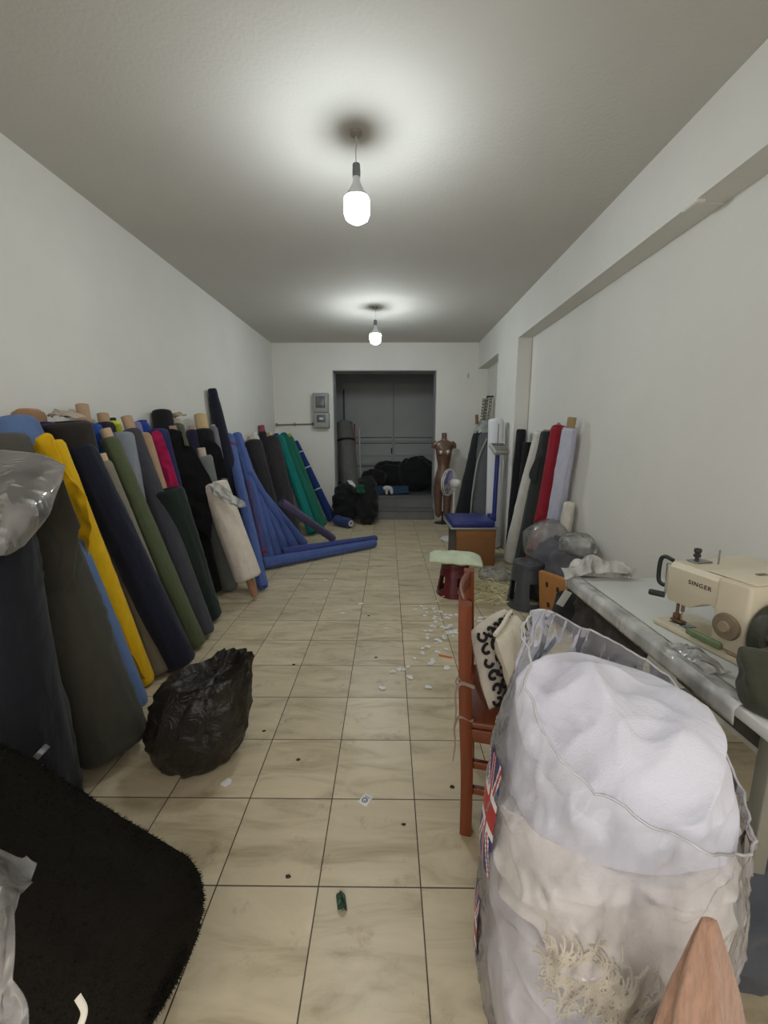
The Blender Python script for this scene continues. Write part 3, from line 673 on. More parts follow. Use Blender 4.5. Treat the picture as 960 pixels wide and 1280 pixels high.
# ---- the big clear plastic bag of white fabric
BC = Vector((.486, .79, 0))
def bprof(z):
    P = [(0, .20), (.06, .265), (.2, .285), (.4, .282), (.6, .278), (.75, .262), (.86, .235), (1.0, .20), (1.15, .18)]
    for (z0, r0), (z1, r1) in zip(P, P[1:]):
        if z <= z1: return r0 + (r1 - r0) * (z - z0) / (z1 - z0)
    return P[-1][1]
def bagpt(a, z, f=1., seed=1., amp=.012):
    r = bprof(z) * f * .865
    d = Vector((math.cos(a), math.sin(a), 0))
    dr = Vector((.015 * z - .004, .03 * z, 0))
    q = Vector((d.x * .8, d.y * .8, z * 1.8))
    w = fold(q, 2.1, seed) * amp + fnoise(Vector((d.x * 3, d.y * 3, z * 2.2)), 1.6, seed + 2) * amp * .8
    rx = r * 1.0; ry = r * .92
    return BC + dr + Vector((d.x * rx, d.y * ry, z)) + d * w
def rim(a):      # the opening rises at the back-left and dips at the front right
    return .86 + .15 * math.cos(a - math.radians(132)) + .02 * math.sin(3 * a)
big = thing('plastic_bag', 'large clear plastic bag stuffed with white fabric standing in the right foreground', 'plastic bag', BC)
fm = film(.20, .07, (248, 248, 252), .25, 14.)
mb = MB(); NA, NZ = 240, 150
def bshell(u, v):
    a = 2 * PI * u; z = rim(a) * v
    p = bagpt(a, max(z, .002), 1.065, 4, .006)
    d_ = Vector((math.cos(a), math.sin(a), 0)); q = d_ * .62 + Vector((0, 0, z * 1.5 + .35 * math.sin(a - .6)))
    cr = max(0, fold(q, 4.5, 3) - .72) / .28 + .8 * max(0, fold(Vector((q.x, q.y, q.z * .55)), 8., 6) - .72) / .28
    p += d_ * (.007 * min(1.4, cr) + .003 * fnoise(q, 17, 2)) * min(1, z / .1)
    e = max(0, v - .82) / .18       # the mouth falls loosely
    p += Vector((math.cos(a), math.sin(a), 0)) * (.018 * fnoise((a * 2, z * 6, 3), 2) * e)
    return p
mb.grid(bshell, NA, NZ); mb.build('clear_film', fm, big, auto=180)
rp = [bshell(k / 120, 1.) for k in range(121)]
MB().tube(rp, .0026, 8, cap=(False, False)).build('rolled_rim', film(.6, .10, (244, 244, 246), .3, 20.), big)
# red, white and blue printed flags on the film
fr, fb, fw = mat((172, 34, 44), .4), mat((44, 40, 104), .4), mat((226, 224, 226), .4)
def jack(x, y):
    X, Y = (x - .5) * 2, (y - .5)
    if abs(X) < .1 or abs(Y) < .1: return 0
    if abs(X) < .17 or abs(Y) < .17: return 2
    d = abs(abs(X) / 2 - abs(Y)); 
    if d < .045: return 0
    if d < .1: return 2
    return 1
for a0, a1, z0, z1 in ((2.98, 3.34, .47, .74), (2.92, 3.18, .16, .36)):
    m_ = MB(); n1, n2 = 40, 30
    for i in range(n1):
        for j in range(n2):
            u0, u1, v0, v1 = i / n1, (i + 1) / n1, j / n2, (j + 1) / n2
            P = [bagpt(a0 + (a1 - a0) * u, z0 + (z1 - z0) * v, 1.08, 4, .006) for u, v in ((u0, v0), (u1, v0), (u1, v1), (u0, v1))]
            P = [p + (p - BC - Vector((0, 0, p.z))).normalized() * .004 for p in P]
            m_.add(P, [(0, 1, 2, 3)], jack((u0 + u1) / 2, (v0 + v1) / 2))
    m_.build('printed_flag', [fr, fb, fw], big)
# fabric inside the bag
def stuffing(name, z0, z1, f, m, label, seed, amp, ff, topfn=None, cat='fabric', a0=0., part=2 * PI):
    t = None; mb = MB(); rs = []; n = 120; nz = 60
    for i in range(nz + 1):
        z = z0 + (z1 - z0) * i / nz
        ring = []
        for k in range(n):
            a = 2 * PI * k / n; zz = z if topfn is None else z0 + (topfn(a) - z0) * i / nz
            d = Vector((math.cos(a), math.sin(a), 0))
            p = bagpt(a, max(zz, .004), f, seed, .0)
            zs = zz + .10 * math.sin(a * 1.3 + seed)
            w = fold(Vector((d.x * .6, d.y * .6, zs * 4.2)), ff, seed) * amp + fold(Vector((d.x * 1.2, d.y * 1.2, zs * 9)), 1.0, seed + 5) * amp * .45 + fnoise(Vector((d.x, d.y, zz * 2)), 6, seed) * amp * .2
            e = min(1, i / 6, 1) * 1.
            ring.append(p + d * (w - amp) )
        rs.append(ring)
    top = rs[-1]; c = sum(top, Vector()) / n; bot = rs[0]; cb = sum(bot, Vector()) / n
    ups = []
    for j in range(1, 40):
        s = 1 - j / 40
        def hz(p, s=s, dome=0. if topfn is None else 1.):
            q = c + (p - c) * s; g = 1 - s ** 5
            return dome * .03 * (1 - s * s) + dome * g * (.05 * (fold((q.x * 1.0 - q.y * .8, q.y + q.x * .5, 0), 4.2, seed) - .6) + .016 * fold((q.x, q.y, 2), 11, seed + 3) + .02 * fnoise((q.x, q.y, 5), 14, seed))
        ups.append([c + (p - c) * s + Vector((0, 0, hz(p))) for p in top])
    dn = [[cb + (p - cb) * s for p in bot] for s in (.05, .4, .7, .9)]
    mb.rings(dn + rs + ups)
    o = mb.build(name, m, None, loc=cb, auto=180); return tag(o, label, cat)
stuffing('white_fabric', .665, .9, .985, cloth((220, 220, 231), .95, .05, .2), 'bright white fleece fabric filling the top of the clear bag', 2, .02, 1.1,
         topfn=lambda a: .835 + .06 * math.cos(a - math.radians(78)) + .03 * math.cos(2 * (a - math.radians(150))))
stuffing('cream_fabric', .43, .66, 1.0, cloth((242, 236, 231), .95, .06), 'folded cream fabric layers halfway down inside the clear bag', 5, .038, 2.0)
stuffing('white_fabric', .02, .425, .99, cloth((224, 220, 226), .95, .05), 'white fabric at the bottom of the clear bag', 8, .03, 1.7)
# cream cord tangle pressed against the film
mb = MB(); r3 = random.Random(11)
for k in range(170):
    a = r3.uniform(-2.35, -1.55); z = r3.uniform(.36, .46); P = []
    da = r3.uniform(-.07, .07); dz = r3.uniform(-.02, .05)
    for q in range(7):
        P.append(bagpt(a + da * q / 2 + .02 * math.sin(q * 2 + k), max(.01, z + dz * q / 3 + .01 * math.sin(q * 1.7 + k)), 1.03, 4, .006))
    mb.tube(cat_spline(P, 12), .0022, 5)
o = mb.build('cord_tangle', cloth((234, 226, 204)), None, loc=BC + Vector((-.1, -.24, .42))); tag(o, 'tangle of cream cotton cords low inside the clear bag', 'cord', None, 'stuff')

# tan peaked solid added in place of a skin-toned reflection in the shop glass
def blob(name, c, sx, sy, sz, m, label, cat, seed, amp=.02, ff=6., flat=True, parent=None, top=None):
    c = Vector(c); mb = MB(); n, k = 40, 48; rs = []
    for i in range(1, n):
        ph = PI * i / n - PI / 2; ring = []
        for j in range(k):
            a = 2 * PI * j / k
            d = Vector((math.cos(ph) * math.cos(a), math.cos(ph) * math.sin(a), math.sin(ph)))
            e = .75
            p = Vector((math.copysign(abs(d.x) ** e, d.x) * sx, math.copysign(abs(d.y) ** e, d.y) * sy, (math.copysign(abs(d.z) ** e, d.z) + 1) * sz * .5))
            w = fold(p, ff, seed) * amp + fnoise(p, ff * 3, seed) * amp * .3
            p += d * (w - amp * .5)
            if flat: p.z = max(p.z, .003)
            if top: p = top(p)
            ring.append(c + p)
        rs.append(ring)
    mb.rings(rs)
    if parent is not None: return mb.build(name, m, parent, auto=80)
    o = mb.build(name, m, None, loc=c, auto=80); return tag(o, label, cat)
tf, nt, bs = newmat('reflection_tan'); L = nt.links.new
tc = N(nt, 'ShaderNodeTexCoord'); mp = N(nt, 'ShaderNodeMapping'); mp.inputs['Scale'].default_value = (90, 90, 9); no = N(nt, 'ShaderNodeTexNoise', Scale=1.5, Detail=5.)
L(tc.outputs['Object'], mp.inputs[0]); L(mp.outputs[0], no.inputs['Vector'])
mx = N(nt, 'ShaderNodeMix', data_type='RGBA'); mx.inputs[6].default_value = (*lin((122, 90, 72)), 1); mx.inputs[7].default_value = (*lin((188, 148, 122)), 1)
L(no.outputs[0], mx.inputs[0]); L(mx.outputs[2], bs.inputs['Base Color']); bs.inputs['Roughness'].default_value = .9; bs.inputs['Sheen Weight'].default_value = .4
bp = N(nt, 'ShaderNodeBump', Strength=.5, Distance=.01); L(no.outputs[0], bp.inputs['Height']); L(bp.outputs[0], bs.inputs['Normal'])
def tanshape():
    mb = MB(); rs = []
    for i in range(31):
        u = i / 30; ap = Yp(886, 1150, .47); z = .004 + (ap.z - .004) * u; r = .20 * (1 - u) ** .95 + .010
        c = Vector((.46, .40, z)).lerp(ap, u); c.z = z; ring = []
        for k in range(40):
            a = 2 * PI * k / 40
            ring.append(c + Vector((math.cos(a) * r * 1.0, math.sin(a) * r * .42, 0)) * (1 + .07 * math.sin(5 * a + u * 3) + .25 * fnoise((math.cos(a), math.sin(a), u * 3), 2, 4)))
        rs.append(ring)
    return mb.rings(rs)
o = tanshape().build('tan_reflection', tf, None, loc=(.46, .40, 0), auto=80); tag(o, 'peaked tan form added for a glass reflection in the bottom right corner, in front of the clear bag', 'cloth')
blob('grey_mass', (.98, .93, 0), .16, .12, .31, cloth((78, 82, 88)), 'dark grey rounded mass on the tiles under the sewing table', 'sack', 4, .03, 7)  # plain rounded dark grey mass standing on the tiles

# ---- sewing table
lam = mat((206, 208, 204), .35, .05, 4, .03)
TX0, TX1, TY0, TY1, TZ = .905, 1.62, .84, 1.965, .75
t = thing('sewing_table', 'white laminate sewing table with film-wrapped edge against the right wall', 'table', (1.26, 1.4, 0))
MB().box((TX0, TY0, TZ - .035), (TX1, TY1, TZ), .006).build('table_top', lam, t)
fe = film(.8, .10, (244, 244, 242), .35, 16.)
def edge(u, v):
    y = TY0 + .12 + (TY1 - TY0 - .12) * u; p = [(.055, .004), (.0, .008), (-.012, -.004), (-.014, -.045)][0]
    a = v * 3; k = min(int(a), 2); f_ = a - k
    pr = [(.05, .004), (.0, .009), (-.013, -.006), (-.012, -.05)]
    x = pr[k][0] * (1 - f_) + pr[k + 1][0] * f_; z = pr[k][1] * (1 - f_) + pr[k + 1][1] * f_
    q = Vector((TX0 + x, y, TZ + z)); w = .003 * fnoise((y * 14, v * 3, 1), 1.5)
    return q + Vector((-abs(w), 0, abs(w)))
MB().grid(edge, 90, 12).build('edge_film', fe, t, thick=.0015)
for x, y in ((TX0 + .06, TY1 - .06), (TX0 + .06, TY0 + .08), (TX1 - .06, TY1 - .06), (TX1 - .06, TY0 + .08)):
    MB().box((x - .02, y - .02, .012), (x + .02, y + .02, TZ - .036), .004).box((x - .03, y - .03, 0), (x + .03, y + .03, .014), .004).build('leg', mat((132, 130, 118), .5, .1, 9, .05), t)
MB().box((TX0 + .082, TY1 - .075, .14), (TX1 - .082, TY1 - .045, .18), .003).box((TX0 + .045, TY0 + .1, .14), (TX0 + .075, TY1 - .082, .18), .003).build('foot_rail', mat((132, 130, 118), .5, .1, 9, .05), t)
MB().box((TX0 + .1, TY0 + .1, TZ - .16), (TX0 + .4, TY0 + .5, TZ - .037), .02).build('oil_pan', mat((92, 96, 88), .5, metal=.3), t)
# crumpled clear film heaped on the far corner
o = drape('plastic_film', [[Vector((TX0 - .03, TY1 - .02, TZ - .02)), Vector((TX0 + .06, TY1 - .03, TZ + .025)), Vector((TX0 + .2, TY1 - .03, TZ + .03)), Vector((TX0 + .30, TY1 - .04, TZ + .008))],
    [Vector((TX0 - .02, TY1 + .03, TZ + .02)), Vector((TX0 + .06, TY1 + .02, TZ + .085)), Vector((TX0 + .18, TY1 + .01, TZ + .075)), Vector((TX0 + .30, TY1, TZ + .03))],
    [Vector((TX0 - .01, TY1 + .05, TZ - .06)), Vector((TX0 + .06, TY1 + .06, TZ)), Vector((TX0 + .18, TY1 + .05, TZ)), Vector((TX0 + .3, TY1 + .03, TZ - .03))]],
    film(.62, .1, (240, 240, 234), .7, 26.), None, .0015, 40, 50, .026, 13, 3)
c = Vector((TX0 + .14, TY1, TZ)); o.data.transform(Matrix.Translation(-c)); o.location = c; ORG[o] = c; tag(o, 'crumpled clear plastic film heaped on the far corner of the sewing table', 'plastic film')

# ---- sewing machine; local frame: +x away from the operator, -y towards the hand wheel
cream = mat((206, 196, 172), .45, .1, 9, .1, 40)
creamd = mat((182, 168, 140), .5, .2, 14, .1)
dark = mat((40, 44, 44), .45, .1)
MO = Vector((1.055, 1.40, TZ)); ang = math.atan2(-.09, .415) 
MM = Matrix.Translation(MO) @ Matrix.Rotation(-ang * 1.0, 4, 'Z')
sm = thing('sewing_machine', 'old cream sewing machine with black take-up guard standing on the white table', 'sewing machine', MO)
def mx_(mb): mb.v = [MM @ v for v in mb.v]; return mb
mx_(MB().box((-.05, -.27, .001), (.135, .07, .022), .006)).build('bed', cream, sm)
mx_(MB().box((-.02, -.035, .0225), (.03, .03, .025), .001)).build('needle_plate', metal, sm)
# arm: prism with bevelled top, deeper at the needle end; carries over to the pillar
def prism(sec, y0, y1, n=1):
    rs = []
    for y, s, dz in ((y0, 1., 0), (y1, 1., 0)):
        rs.append([Vector((x, y, z)) for x, z in sec])
    return rs
arm = MB(); rs = []
for y, zb in ((.035, .115), (.03, .108), (-.05, .108), (-.09, .135), (-.12, .148), (-.14, .14)):
    x0 = -.035
    rs.append([Vector((x0, y, zb)), Vector((x0 - .004, y, zb + .012)), Vector((x0 - .004, y, .232)), Vector((x0 + .012, y, .248)), Vector((.30, y, .25)), Vector((.312, y, .24)), Vector((.312, y, .2)), Vector((.13, y, zb + .01)), Vector((.12, y, zb))])
mx_(arm.rings(rs)).build('arm', cream, sm, auto=35)
mx_(MB().box((-.039, -.24, .0225), (.125, -.135, .249), .012, seg=3).box((.1, -.24, .14), (.312, -.135, .249), .01)).build('pillar', cream, sm, auto=40)
mx_(MB().box((-.0395, .034, .125), (.10, .05, .235), .006)).build('face_plate', mat((188, 184, 170), .3, metal=.4), sm)
mx_(MB().box((-.02, -.235, .2495), (.29, -.09, .254), .002)).build('top_cover', mat((214, 204, 180), .45, .08), sm)
mx_(MB().box((.08, -.17, .2545), (.115, -.155, .257), .001).box((.18, -.17, .2545), (.2, -.166, .256), .001)).build('cover_slot', mat((120, 106, 84), .6), sm)
# black guard loop round the take-up lever
loop = [(-.01, .052, .245), (-.012, .085, .25), (-.014, .10, .23), (-.014, .10, .165), (-.014, .085, .145), (-.012, .053, .148)]
mx_(MB().tube(cat_spline([Vector(p) for p in loop], 40), .0075, 10)).build('take_up_guard', dark, sm)
mx_(MB().tube([(-.01, .07, .165), (-.01, .072, .225)], .004, 8).tube([(-.01, .052, .228), (-.01, .074, .226)], .004, 8)).build('take_up_lever', metal, sm)
mx_(MB().lathe([(.011, 0), (.0115, .045), (.009, .05)], (-.036, .045, .118), (-.55, .83, 0), 16)).build('tension_knob', dark, sm)
mx_(MB().lathe([(.006, 0), (.006, .012), (.011, .014), (.012, .022), (.008, .026), (.012, .034), (.012, .042), (.009, .045)], (.055, .02, .2495), (0, 0, 1), 16)).build('top_knob', dark, sm)
mx_(MB().tube([(.09, -.03, .249), (.09, -.03, .30)], .0028, 8)).build('thread_pin', metal, sm)
mx_(MB().box((.02, -.015, .2495), (.085, .03, .254), .002)).build('top_plate', metal, sm)
mx_(MB().tube([(0, 0, .125), (0, 0, .07)], .006, 10).tube([(0, 0, .07), (0, 0, .03)], .0018, 6)).build('needle_bar', mat((160, 130, 104), .4, metal=.5), sm)
mx_(MB().tube([(.003, .022, .125), (.003, .022, .045)], .0055, 10).box((-.012, -.01, .027), (.016, .035, .034), .003).box((-.006, .012, .034), (.012, .032, .055), .003)).build('presser_foot', mat((128, 100, 76), .5, metal=.4), sm)
mx_(MB().lathe([(.040, 0), (.042, .004), (.039, .012), (.02, .013)], (-.041, -.188, .105), (-1, 0, 0), 32)).build('stitch_dial', mat((126, 112, 92), .6, .3, 30), sm)
mx_(MB().lathe([(.018, .013), (.016, .02)], (-.041, -.188, .105), (-1, 0, 0), 20)).build('dial_boss', mat((150, 136, 112), .5), sm)
mx_(MB().box((-.062, -.19, .026), (-.045, -.07, .05), .007)).build('reverse_lever', mat((104, 122, 84), .5), sm)
mx_(MB().box((-.049, -.268, .0225), (-.02, -.2, .03), .003)).build('bed_latch', mat((140, 122, 98), .6), sm)
fc = bpy.data.curves.new('lettering', 'FONT'); fc.body = 'SINGER'; fc.size = .0205; fc.extrude = .0006; fc.space_character = 1.25; fc.align_x = 'CENTER'
fo = bpy.data.objects.new('lettering', fc); COL.objects.link(fo)
dg = bpy.context.evaluated_depsgraph_get(); me = bpy.data.meshes.new_from_object(fo.evaluated_get(dg)); bpy.data.objects.remove(fo)
me.name = 'lettering'; TM = MM @ Matrix.Translation((-.0402, -.082, .193)) @ Matrix(((0, 0, -1, 0), (-1, 0, 0, 0), (0, 1, 0, 0), (0, 0, 0, 1)))
me.transform(Matrix.Translation(-MO) @ TM); me.materials.clear(); me.materials.append(mat((58, 50, 44), .5))
lo = bpy.data.objects.new('lettering', me); COL.objects.link(lo); lo.parent = sm
# hand wheel and belt at the pillar end
mb = MB()
mx_(mb.lathe([(.08, 0), (.094, .004), (.098, .02), (.094, .036), (.08, .04)], (.05, -.285, .104), (0, 1, 0), 48, cap=(False, False)))
hw = mb.build('hand_wheel', mat((58, 60, 50), .5, .2), sm, thick=.004)
mb = MB()
for k in range(3):
    a = .5 + k * 2 * PI / 3; mb.tube([(.05, -.267, .104), (.05 + math.cos(a) * .085, -.267, .104 + math.sin(a) * .085)], .016, 10, flat=.6)
mx_(mb.lathe([(.03, -.02), (.034, 0), (.03, .06)], (.05, -.285, .104), (0, 1, 0), 20)); mb2 = mb.build('wheel_spoke', mat((186, 172, 138), .5), hw)
mx_(MB().lathe([(.09, .03), (.09, .034)], (.05, -.285, .104), (0, 1, 0), 40)).build('wheel_web', mat((74, 66, 58), .6), hw)
o = blob('dark_mass', (1.03, .965, TZ), .12, .08, .14, cloth((64, 66, 54)), 'dark olive mass with pale bands lying on the near end of the sewing table', 'cloth', 13, .045, 7)  # lumpy dark olive mass crossed by two pale bands
for q in ((0, .0), (.05, -.02)):
    P = [Vector((.945 + q[0], .895 + q[1], TZ + .03)), Vector((.97 + q[0], .90 + q[1], TZ + .10)), Vector((1.01 + q[0], .94, TZ + .14)), Vector((1.08 + q[0], 1.0, TZ + .12))]
    MB().tube(cat_spline(P, 16), .014, 10, flat=.3).build('pale_band', cloth((190, 178, 146)), o, label='pale band')
# loose film and a scrap of print on the bed side
def fl(u, v):
    p = Vector((.925 + .07 * u, 1.10 + .18 * v, TZ + .006)); return p + Vector((0, 0, .028 * abs(fnoise(p, 18, 2)) + .02 * math.sin(PI * u) * math.sin(PI * v)))
o = MB().grid(fl, 30, 40).build('plastic_film', film(.5, .12, (240, 240, 238), .7, 26.), None, thick=.001, loc=(.98, 1.14, TZ)); tag(o, 'crumpled clear plastic film on the sewing table before the machine', 'plastic film')

# ---- stools
def stool(name, label, loc, H, wt, wb, rgb, rot, hole=True):
    pl = mat(rgb, .35, .06, 6, .04); x, y, z = loc
    t = thing(name, label, 'stool', (0, 0, 0))
    def sq(s, z, n=40, e=.12):
        out = []
        for k in range(n):
            a = 2 * PI * k / n; c, s_ = math.cos(a), math.sin(a)
            q = max(abs(c), abs(s_)); rr = s * ((1 - e) + e / q)
            out.append(Vector((c * rr, s_ * rr, z)))
        return out
    MB().rings([sq(wt * .98, H - .05), sq(wt * 1.0, H - .02), sq(wt * .97, H - .006), sq(wt * .9, H), sq(wt * .5, H - .003), sq(.03, H - .004), sq(.018, H - .02)], cap=(False, True)).build('seat', pl, t, auto=40)
    n = 40; 
    # four corner legs that flare down, joined by a ring at the foot and a skirt under the seat
    for q in range(4):
        mb = MB(); rs = []
        for i in range(13):
            u = i / 12; zz = (H - .05) * (1 - u) + .002; s = wt + (wb - wt) * u ** 1.2
            a0 = q * PI / 2 + PI / 4; hw_ = .50 - .08 * math.sin(PI * u)
            o_, i_ = [], []
            for k in range(9):
                a = a0 - hw_ + 2 * hw_ * k / 8; c, s_ = math.cos(a), math.sin(a); rr = s * (.88 + .12 / max(abs(c), abs(s_)))
                o_.append(Vector((c * rr, s_ * rr, zz))); i_.append(Vector((c * (rr - .012), s_ * (rr - .012), zz)))
            rs.append(o_ + i_[::-1])
        mb.rings(rs).build('leg', pl, t, auto=40)
    s1 = wt + (wb - wt) * .72
    def band(za, zb, sa, sb, nm):
        MB().rings([sq(sa, za), sq(sb, zb), sq(sb - .01, zb), sq(sa - .01, za)] + [sq(sa, za)], cap=(False, False)).build(nm, pl, t, auto=40)
    band(H * .60, H - .05, wt + (wb - wt) * .34, wt * .99, 'upper_band')
    band(.002, H * .16, wb, wt + (wb - wt) * .84, 'foot_band')
    for ch in t.children: pass
    t.location = loc; t.rotation_euler = (0, 0, rot); return t
stool('plastic_stool', 'dark grey plastic stool beside the wooden offcut, in front of the leaning rolls', (1.205, 3.40, 0), .40, .128, .165, (70, 73, 78), .15)
stool('plastic_stool', 'dark red plastic stool with a pale cloth on top in the middle of the floor', (.625, 3.68, 0), .315, .125, .165, (92, 28, 34), .35)
def pale(u, v):
    x, y = (u - .5) * .46, (v - .5) * .30
    p = Vector((.62 + x * math.cos(-.12) - y * math.sin(-.12), 3.66 + x * math.sin(-.12) + y * math.cos(-.12), .0))
    return p + Vector((0, 0, .335 + .045 * (1 - (2 * u - 1) ** 6) * (1 - (2 * v - 1) ** 6) + .012 * fold(p, 9, 4) - .02 * u))
mb = MB().grid(pale, 40, 30).grid(lambda u, v: Vector((pale(u, v).x, pale(u, v).y, max(.319, pale(u, v).z - .055))), 40, 30)
def pside(w):
    pass
o = MB().grid(pale, 44, 34).build('folded_cloth', cloth((206, 216, 188)), None, thick=.03, loc=(.62, 3.66, .33)); tag(o, 'pale green-white folded cloth lying on the dark red stool', 'cloth')

# ---- box with the platform scale on it
bx = Vector((1.0, 4.78, 0))
t = thing('cardboard_box', 'brown cardboard box carrying the blue platform scale', 'box', bx)
cb = mat((142, 98, 58), .8, .1, 6, .1)
MB().box((.775, 4.53, .0), (1.215, 5.08, .425), .006).build('carton', cb, t)
MB().box((.772, 4.527, .33), (1.218, 4.531, .426), .001).build('front_flap', mat((150, 104, 62), .8), t)
MB().box((.765, 4.525, 0), (.774, 5.08, .42), .002).build('side_panel', mat((96, 84, 74), .8), t)
mb_ = mat((42, 52, 120), .4, .08, 8, .04)
t = thing('platform_scale', 'blue platform weighing scale with a grey display head on a post', 'scale', (1.05, 4.8, .426))
MB().box((.70, 4.50, .426), (1.24, 5.10, .445), .006).build('base_plate', mat((168, 170, 170), .4, metal=.5), t)
MB().box((.715, 4.52, .449), (1.20, 5.06, .515), .014).build('platform', mb_, t)
mb = MB()
for x in (.76, 1.14):
    for y in (4.56, 5.02): mb.lathe([(.02, 0), (.02, .006)], (x, y, .4445), seg=14)
mb.build('load_foot', dmetal, t)
MB().box((1.215, 4.86, .446), (1.30, 4.98, .53), .008).build('post_bracket', mb_, t)
MB().tube([(1.285, 4.92, .47), (1.296, 4.93, 1.27)], .026, 20).build('post', mb_, t)
hd = Vector((1.30, 4.93, 1.285)); RM = Matrix.Translation(hd) @ Matrix.Rotation(.35, 4, 'Z') @ Matrix.Rotation(math.radians(38), 4, 'X')
MB().box((-.10, -.085, 0), (.10, .085, .055), .012, M=RM).build('display_head', mat((172, 172, 164), .5), t)
MB().box((-.085, .02, .0555), (.085, .07, .058), .001, M=RM).build('display_window', mat((96, 100, 94), .25), t)
mb = MB()
for i in range(5):
    for j in range(3): mb.box((-.082 + i * .034, -.07 + j * .027, .0555), (-.057 + i * .034, -.051 + j * .027, .06), .002, M=RM)
mb.build('keypad', mat((120, 122, 118), .5), t)
MB().tube([(1.30, 4.96, 1.30), (1.302, 4.97, 1.60)], .004, 8).build('thin_rod', dmetal, t)  # thin dark upright rod above the display head

# ---- fan behind the scale
fw_ = mat((214, 214, 210), .4, .04); fp = mat((96, 84, 158), .4, .1)
FC = Yp(562, 603, 5.75); FX, FY, FZ = FC
t = thing('standing_fan', 'white standing fan with purple blades behind the scale', 'fan', (FX + .07, FY + .02, 0))
axd = Vector((-.80, .55, .05)).normalized()
MB().lathe([(.17, 0), (.18, .012), (.15, .03), (.03, .045)], (FX + .07, FY + .02, 0), seg=32).build('base', fw_, t)
MB().tube([(FX + .07, FY + .02, .03), (FX + .07, FY + .02, FZ - .05)], .016, 16).build('pole', fw_, t)
MB().lathe([(.03, -.16), (.05, -.14), (.058, -.05), (.045, -.02)], FC, axd, 24).build('motor', fw_, t)
MB().box((FX + .045, FY - .005, FZ - .13), (FX + .10, FY + .045, FZ - .02), .012).build('neck', fw_, t)
r_ = .185; mb = MB()
au = axd.cross(Vector((0, 0, 1))).normalized(); av = au.cross(axd)
def cp_(rad, a, h): return FC + (au * math.cos(a) + av * math.sin(a)) * rad + axd * h
for rad, h in ((r_, .0), (r_ * .99, .03), (r_ * .8, .055), (r_ * .5, .062), (r_ * .8, -.05), (r_ * .5, -.055)):
    P = [cp_(rad, 2 * PI * k / 40, h) for k in range(41)]; mb.tube(P, .006 if rad > .18 else .002, 6, cap=(False, False))
for k in range(36):
    a = 2 * PI * k / 36; mb.tube([cp_(.03, a, .064), cp_(r_ * .6, a, .06), cp_(r_, a, .0), cp_(r_ * .7, a, -.054), cp_(.05, a, -.05)], .0013, 5)
mb.build('grille', fw_, t)
for k in range(4):
    a0 = k * PI / 2
    MB().grid(lambda u, v: cp_(.03 + .13 * u, a0 + (v - .5) * (1.1 - .1 * u), .012 + (v - .5) * .05 * (1 - .4 * u)), 10, 12).build('blade', fp, t, thick=.003)
MB().lathe([(.03, -.01), (.032, .02), (.02, .035)], FC, axd, 20).build('hub', fp, t)

# ---- mannequin
mq = mat((104, 76, 62), .3, .12, 6, .05, coat=.3)
MX, MY = Yp(555, 560, 6.95).x, 6.95
t = thing('mannequin', 'headless bronze shop mannequin torso on a stand by the back wall', 'mannequin', (MX, MY, 0))
def mz(y): return Yp(555, y, 6.95).z
zt, zb = mz(541), mz(632)
prof = [(0.0, .040, .04, 0), (.03, .044, .044, 0), (.065, .042, .042, 0), (.10, .055, .045, 0), (.125, .125, .06, 0), (.16, .165, .075, 0), (.20, .155, .088, 0), (.25, .138, .10, -.01), (.30, .130, .102, -.015),
        (.36, .118, .085, 0), (.44, .098, .072, 0), (.50, .100, .075, 0), (.57, .125, .09, .005), (.66, .150, .105, .012), (.74, .150, .105, .012), (.80, .142, .10, .008)]
rs = []
for i, p in enumerate(cat_spline([Vector((z, rx, ry)) for z, rx, ry, o_ in prof], 60)):
    rs.append([Vector((MX + math.cos(a) * p.y, MY + math.sin(a) * p.z, zt - p.x * (1.18))) for a in [2 * PI * k / 36 for k in range(36)]])
mb = MB().rings(rs)
for s in (-1, 1):
    mb.lathe([(.005, .055), (.03, .05), (.055, .03), (.062, 0), (.055, -.02)], (MX + s * .062, MY - .07, zt - .315), (s * .25, -1, -.1), 20)
    mb.tube(cat_spline([Vector((MX + s * .12, MY, zt - .17)), Vector((MX + s * .165, MY - .005, zt - .20)), Vector((MX + s * .178, MY - .005, zt - .255))], 10), [.05 - .002 * i for i in range(11)], 18)
    mb.tube(cat_spline([Vector((MX + s * .075, MY, zt - .88)), Vector((MX + s * .08, MY, zt - 1.1)), Vector((MX + s * .07, MY - .01, zt - 1.35)), Vector((MX + s * .062, MY, .16))], 24), [.085 - .0018 * i for i in range(25)], 20)
mb.build('torso', mq, t, auto=60)
mb = MB()
for s in (-1, 1): mb.lathe([(.004, .03), (.025, .026), (.045, .01), (.05, -.005)], (MX + s * .062, MY - .098, zt - .318), (s * .25, -1, -.1), 20)
mb.build('bust_tape', mat((190, 176, 160), .25, metal=.6), t)
MB().lathe([(.14, 0), (.14, .01), (.02, .02), (.014, .06), (.014, .2)], (MX, MY, 0), seg=28).build('stand', dmetal, t)

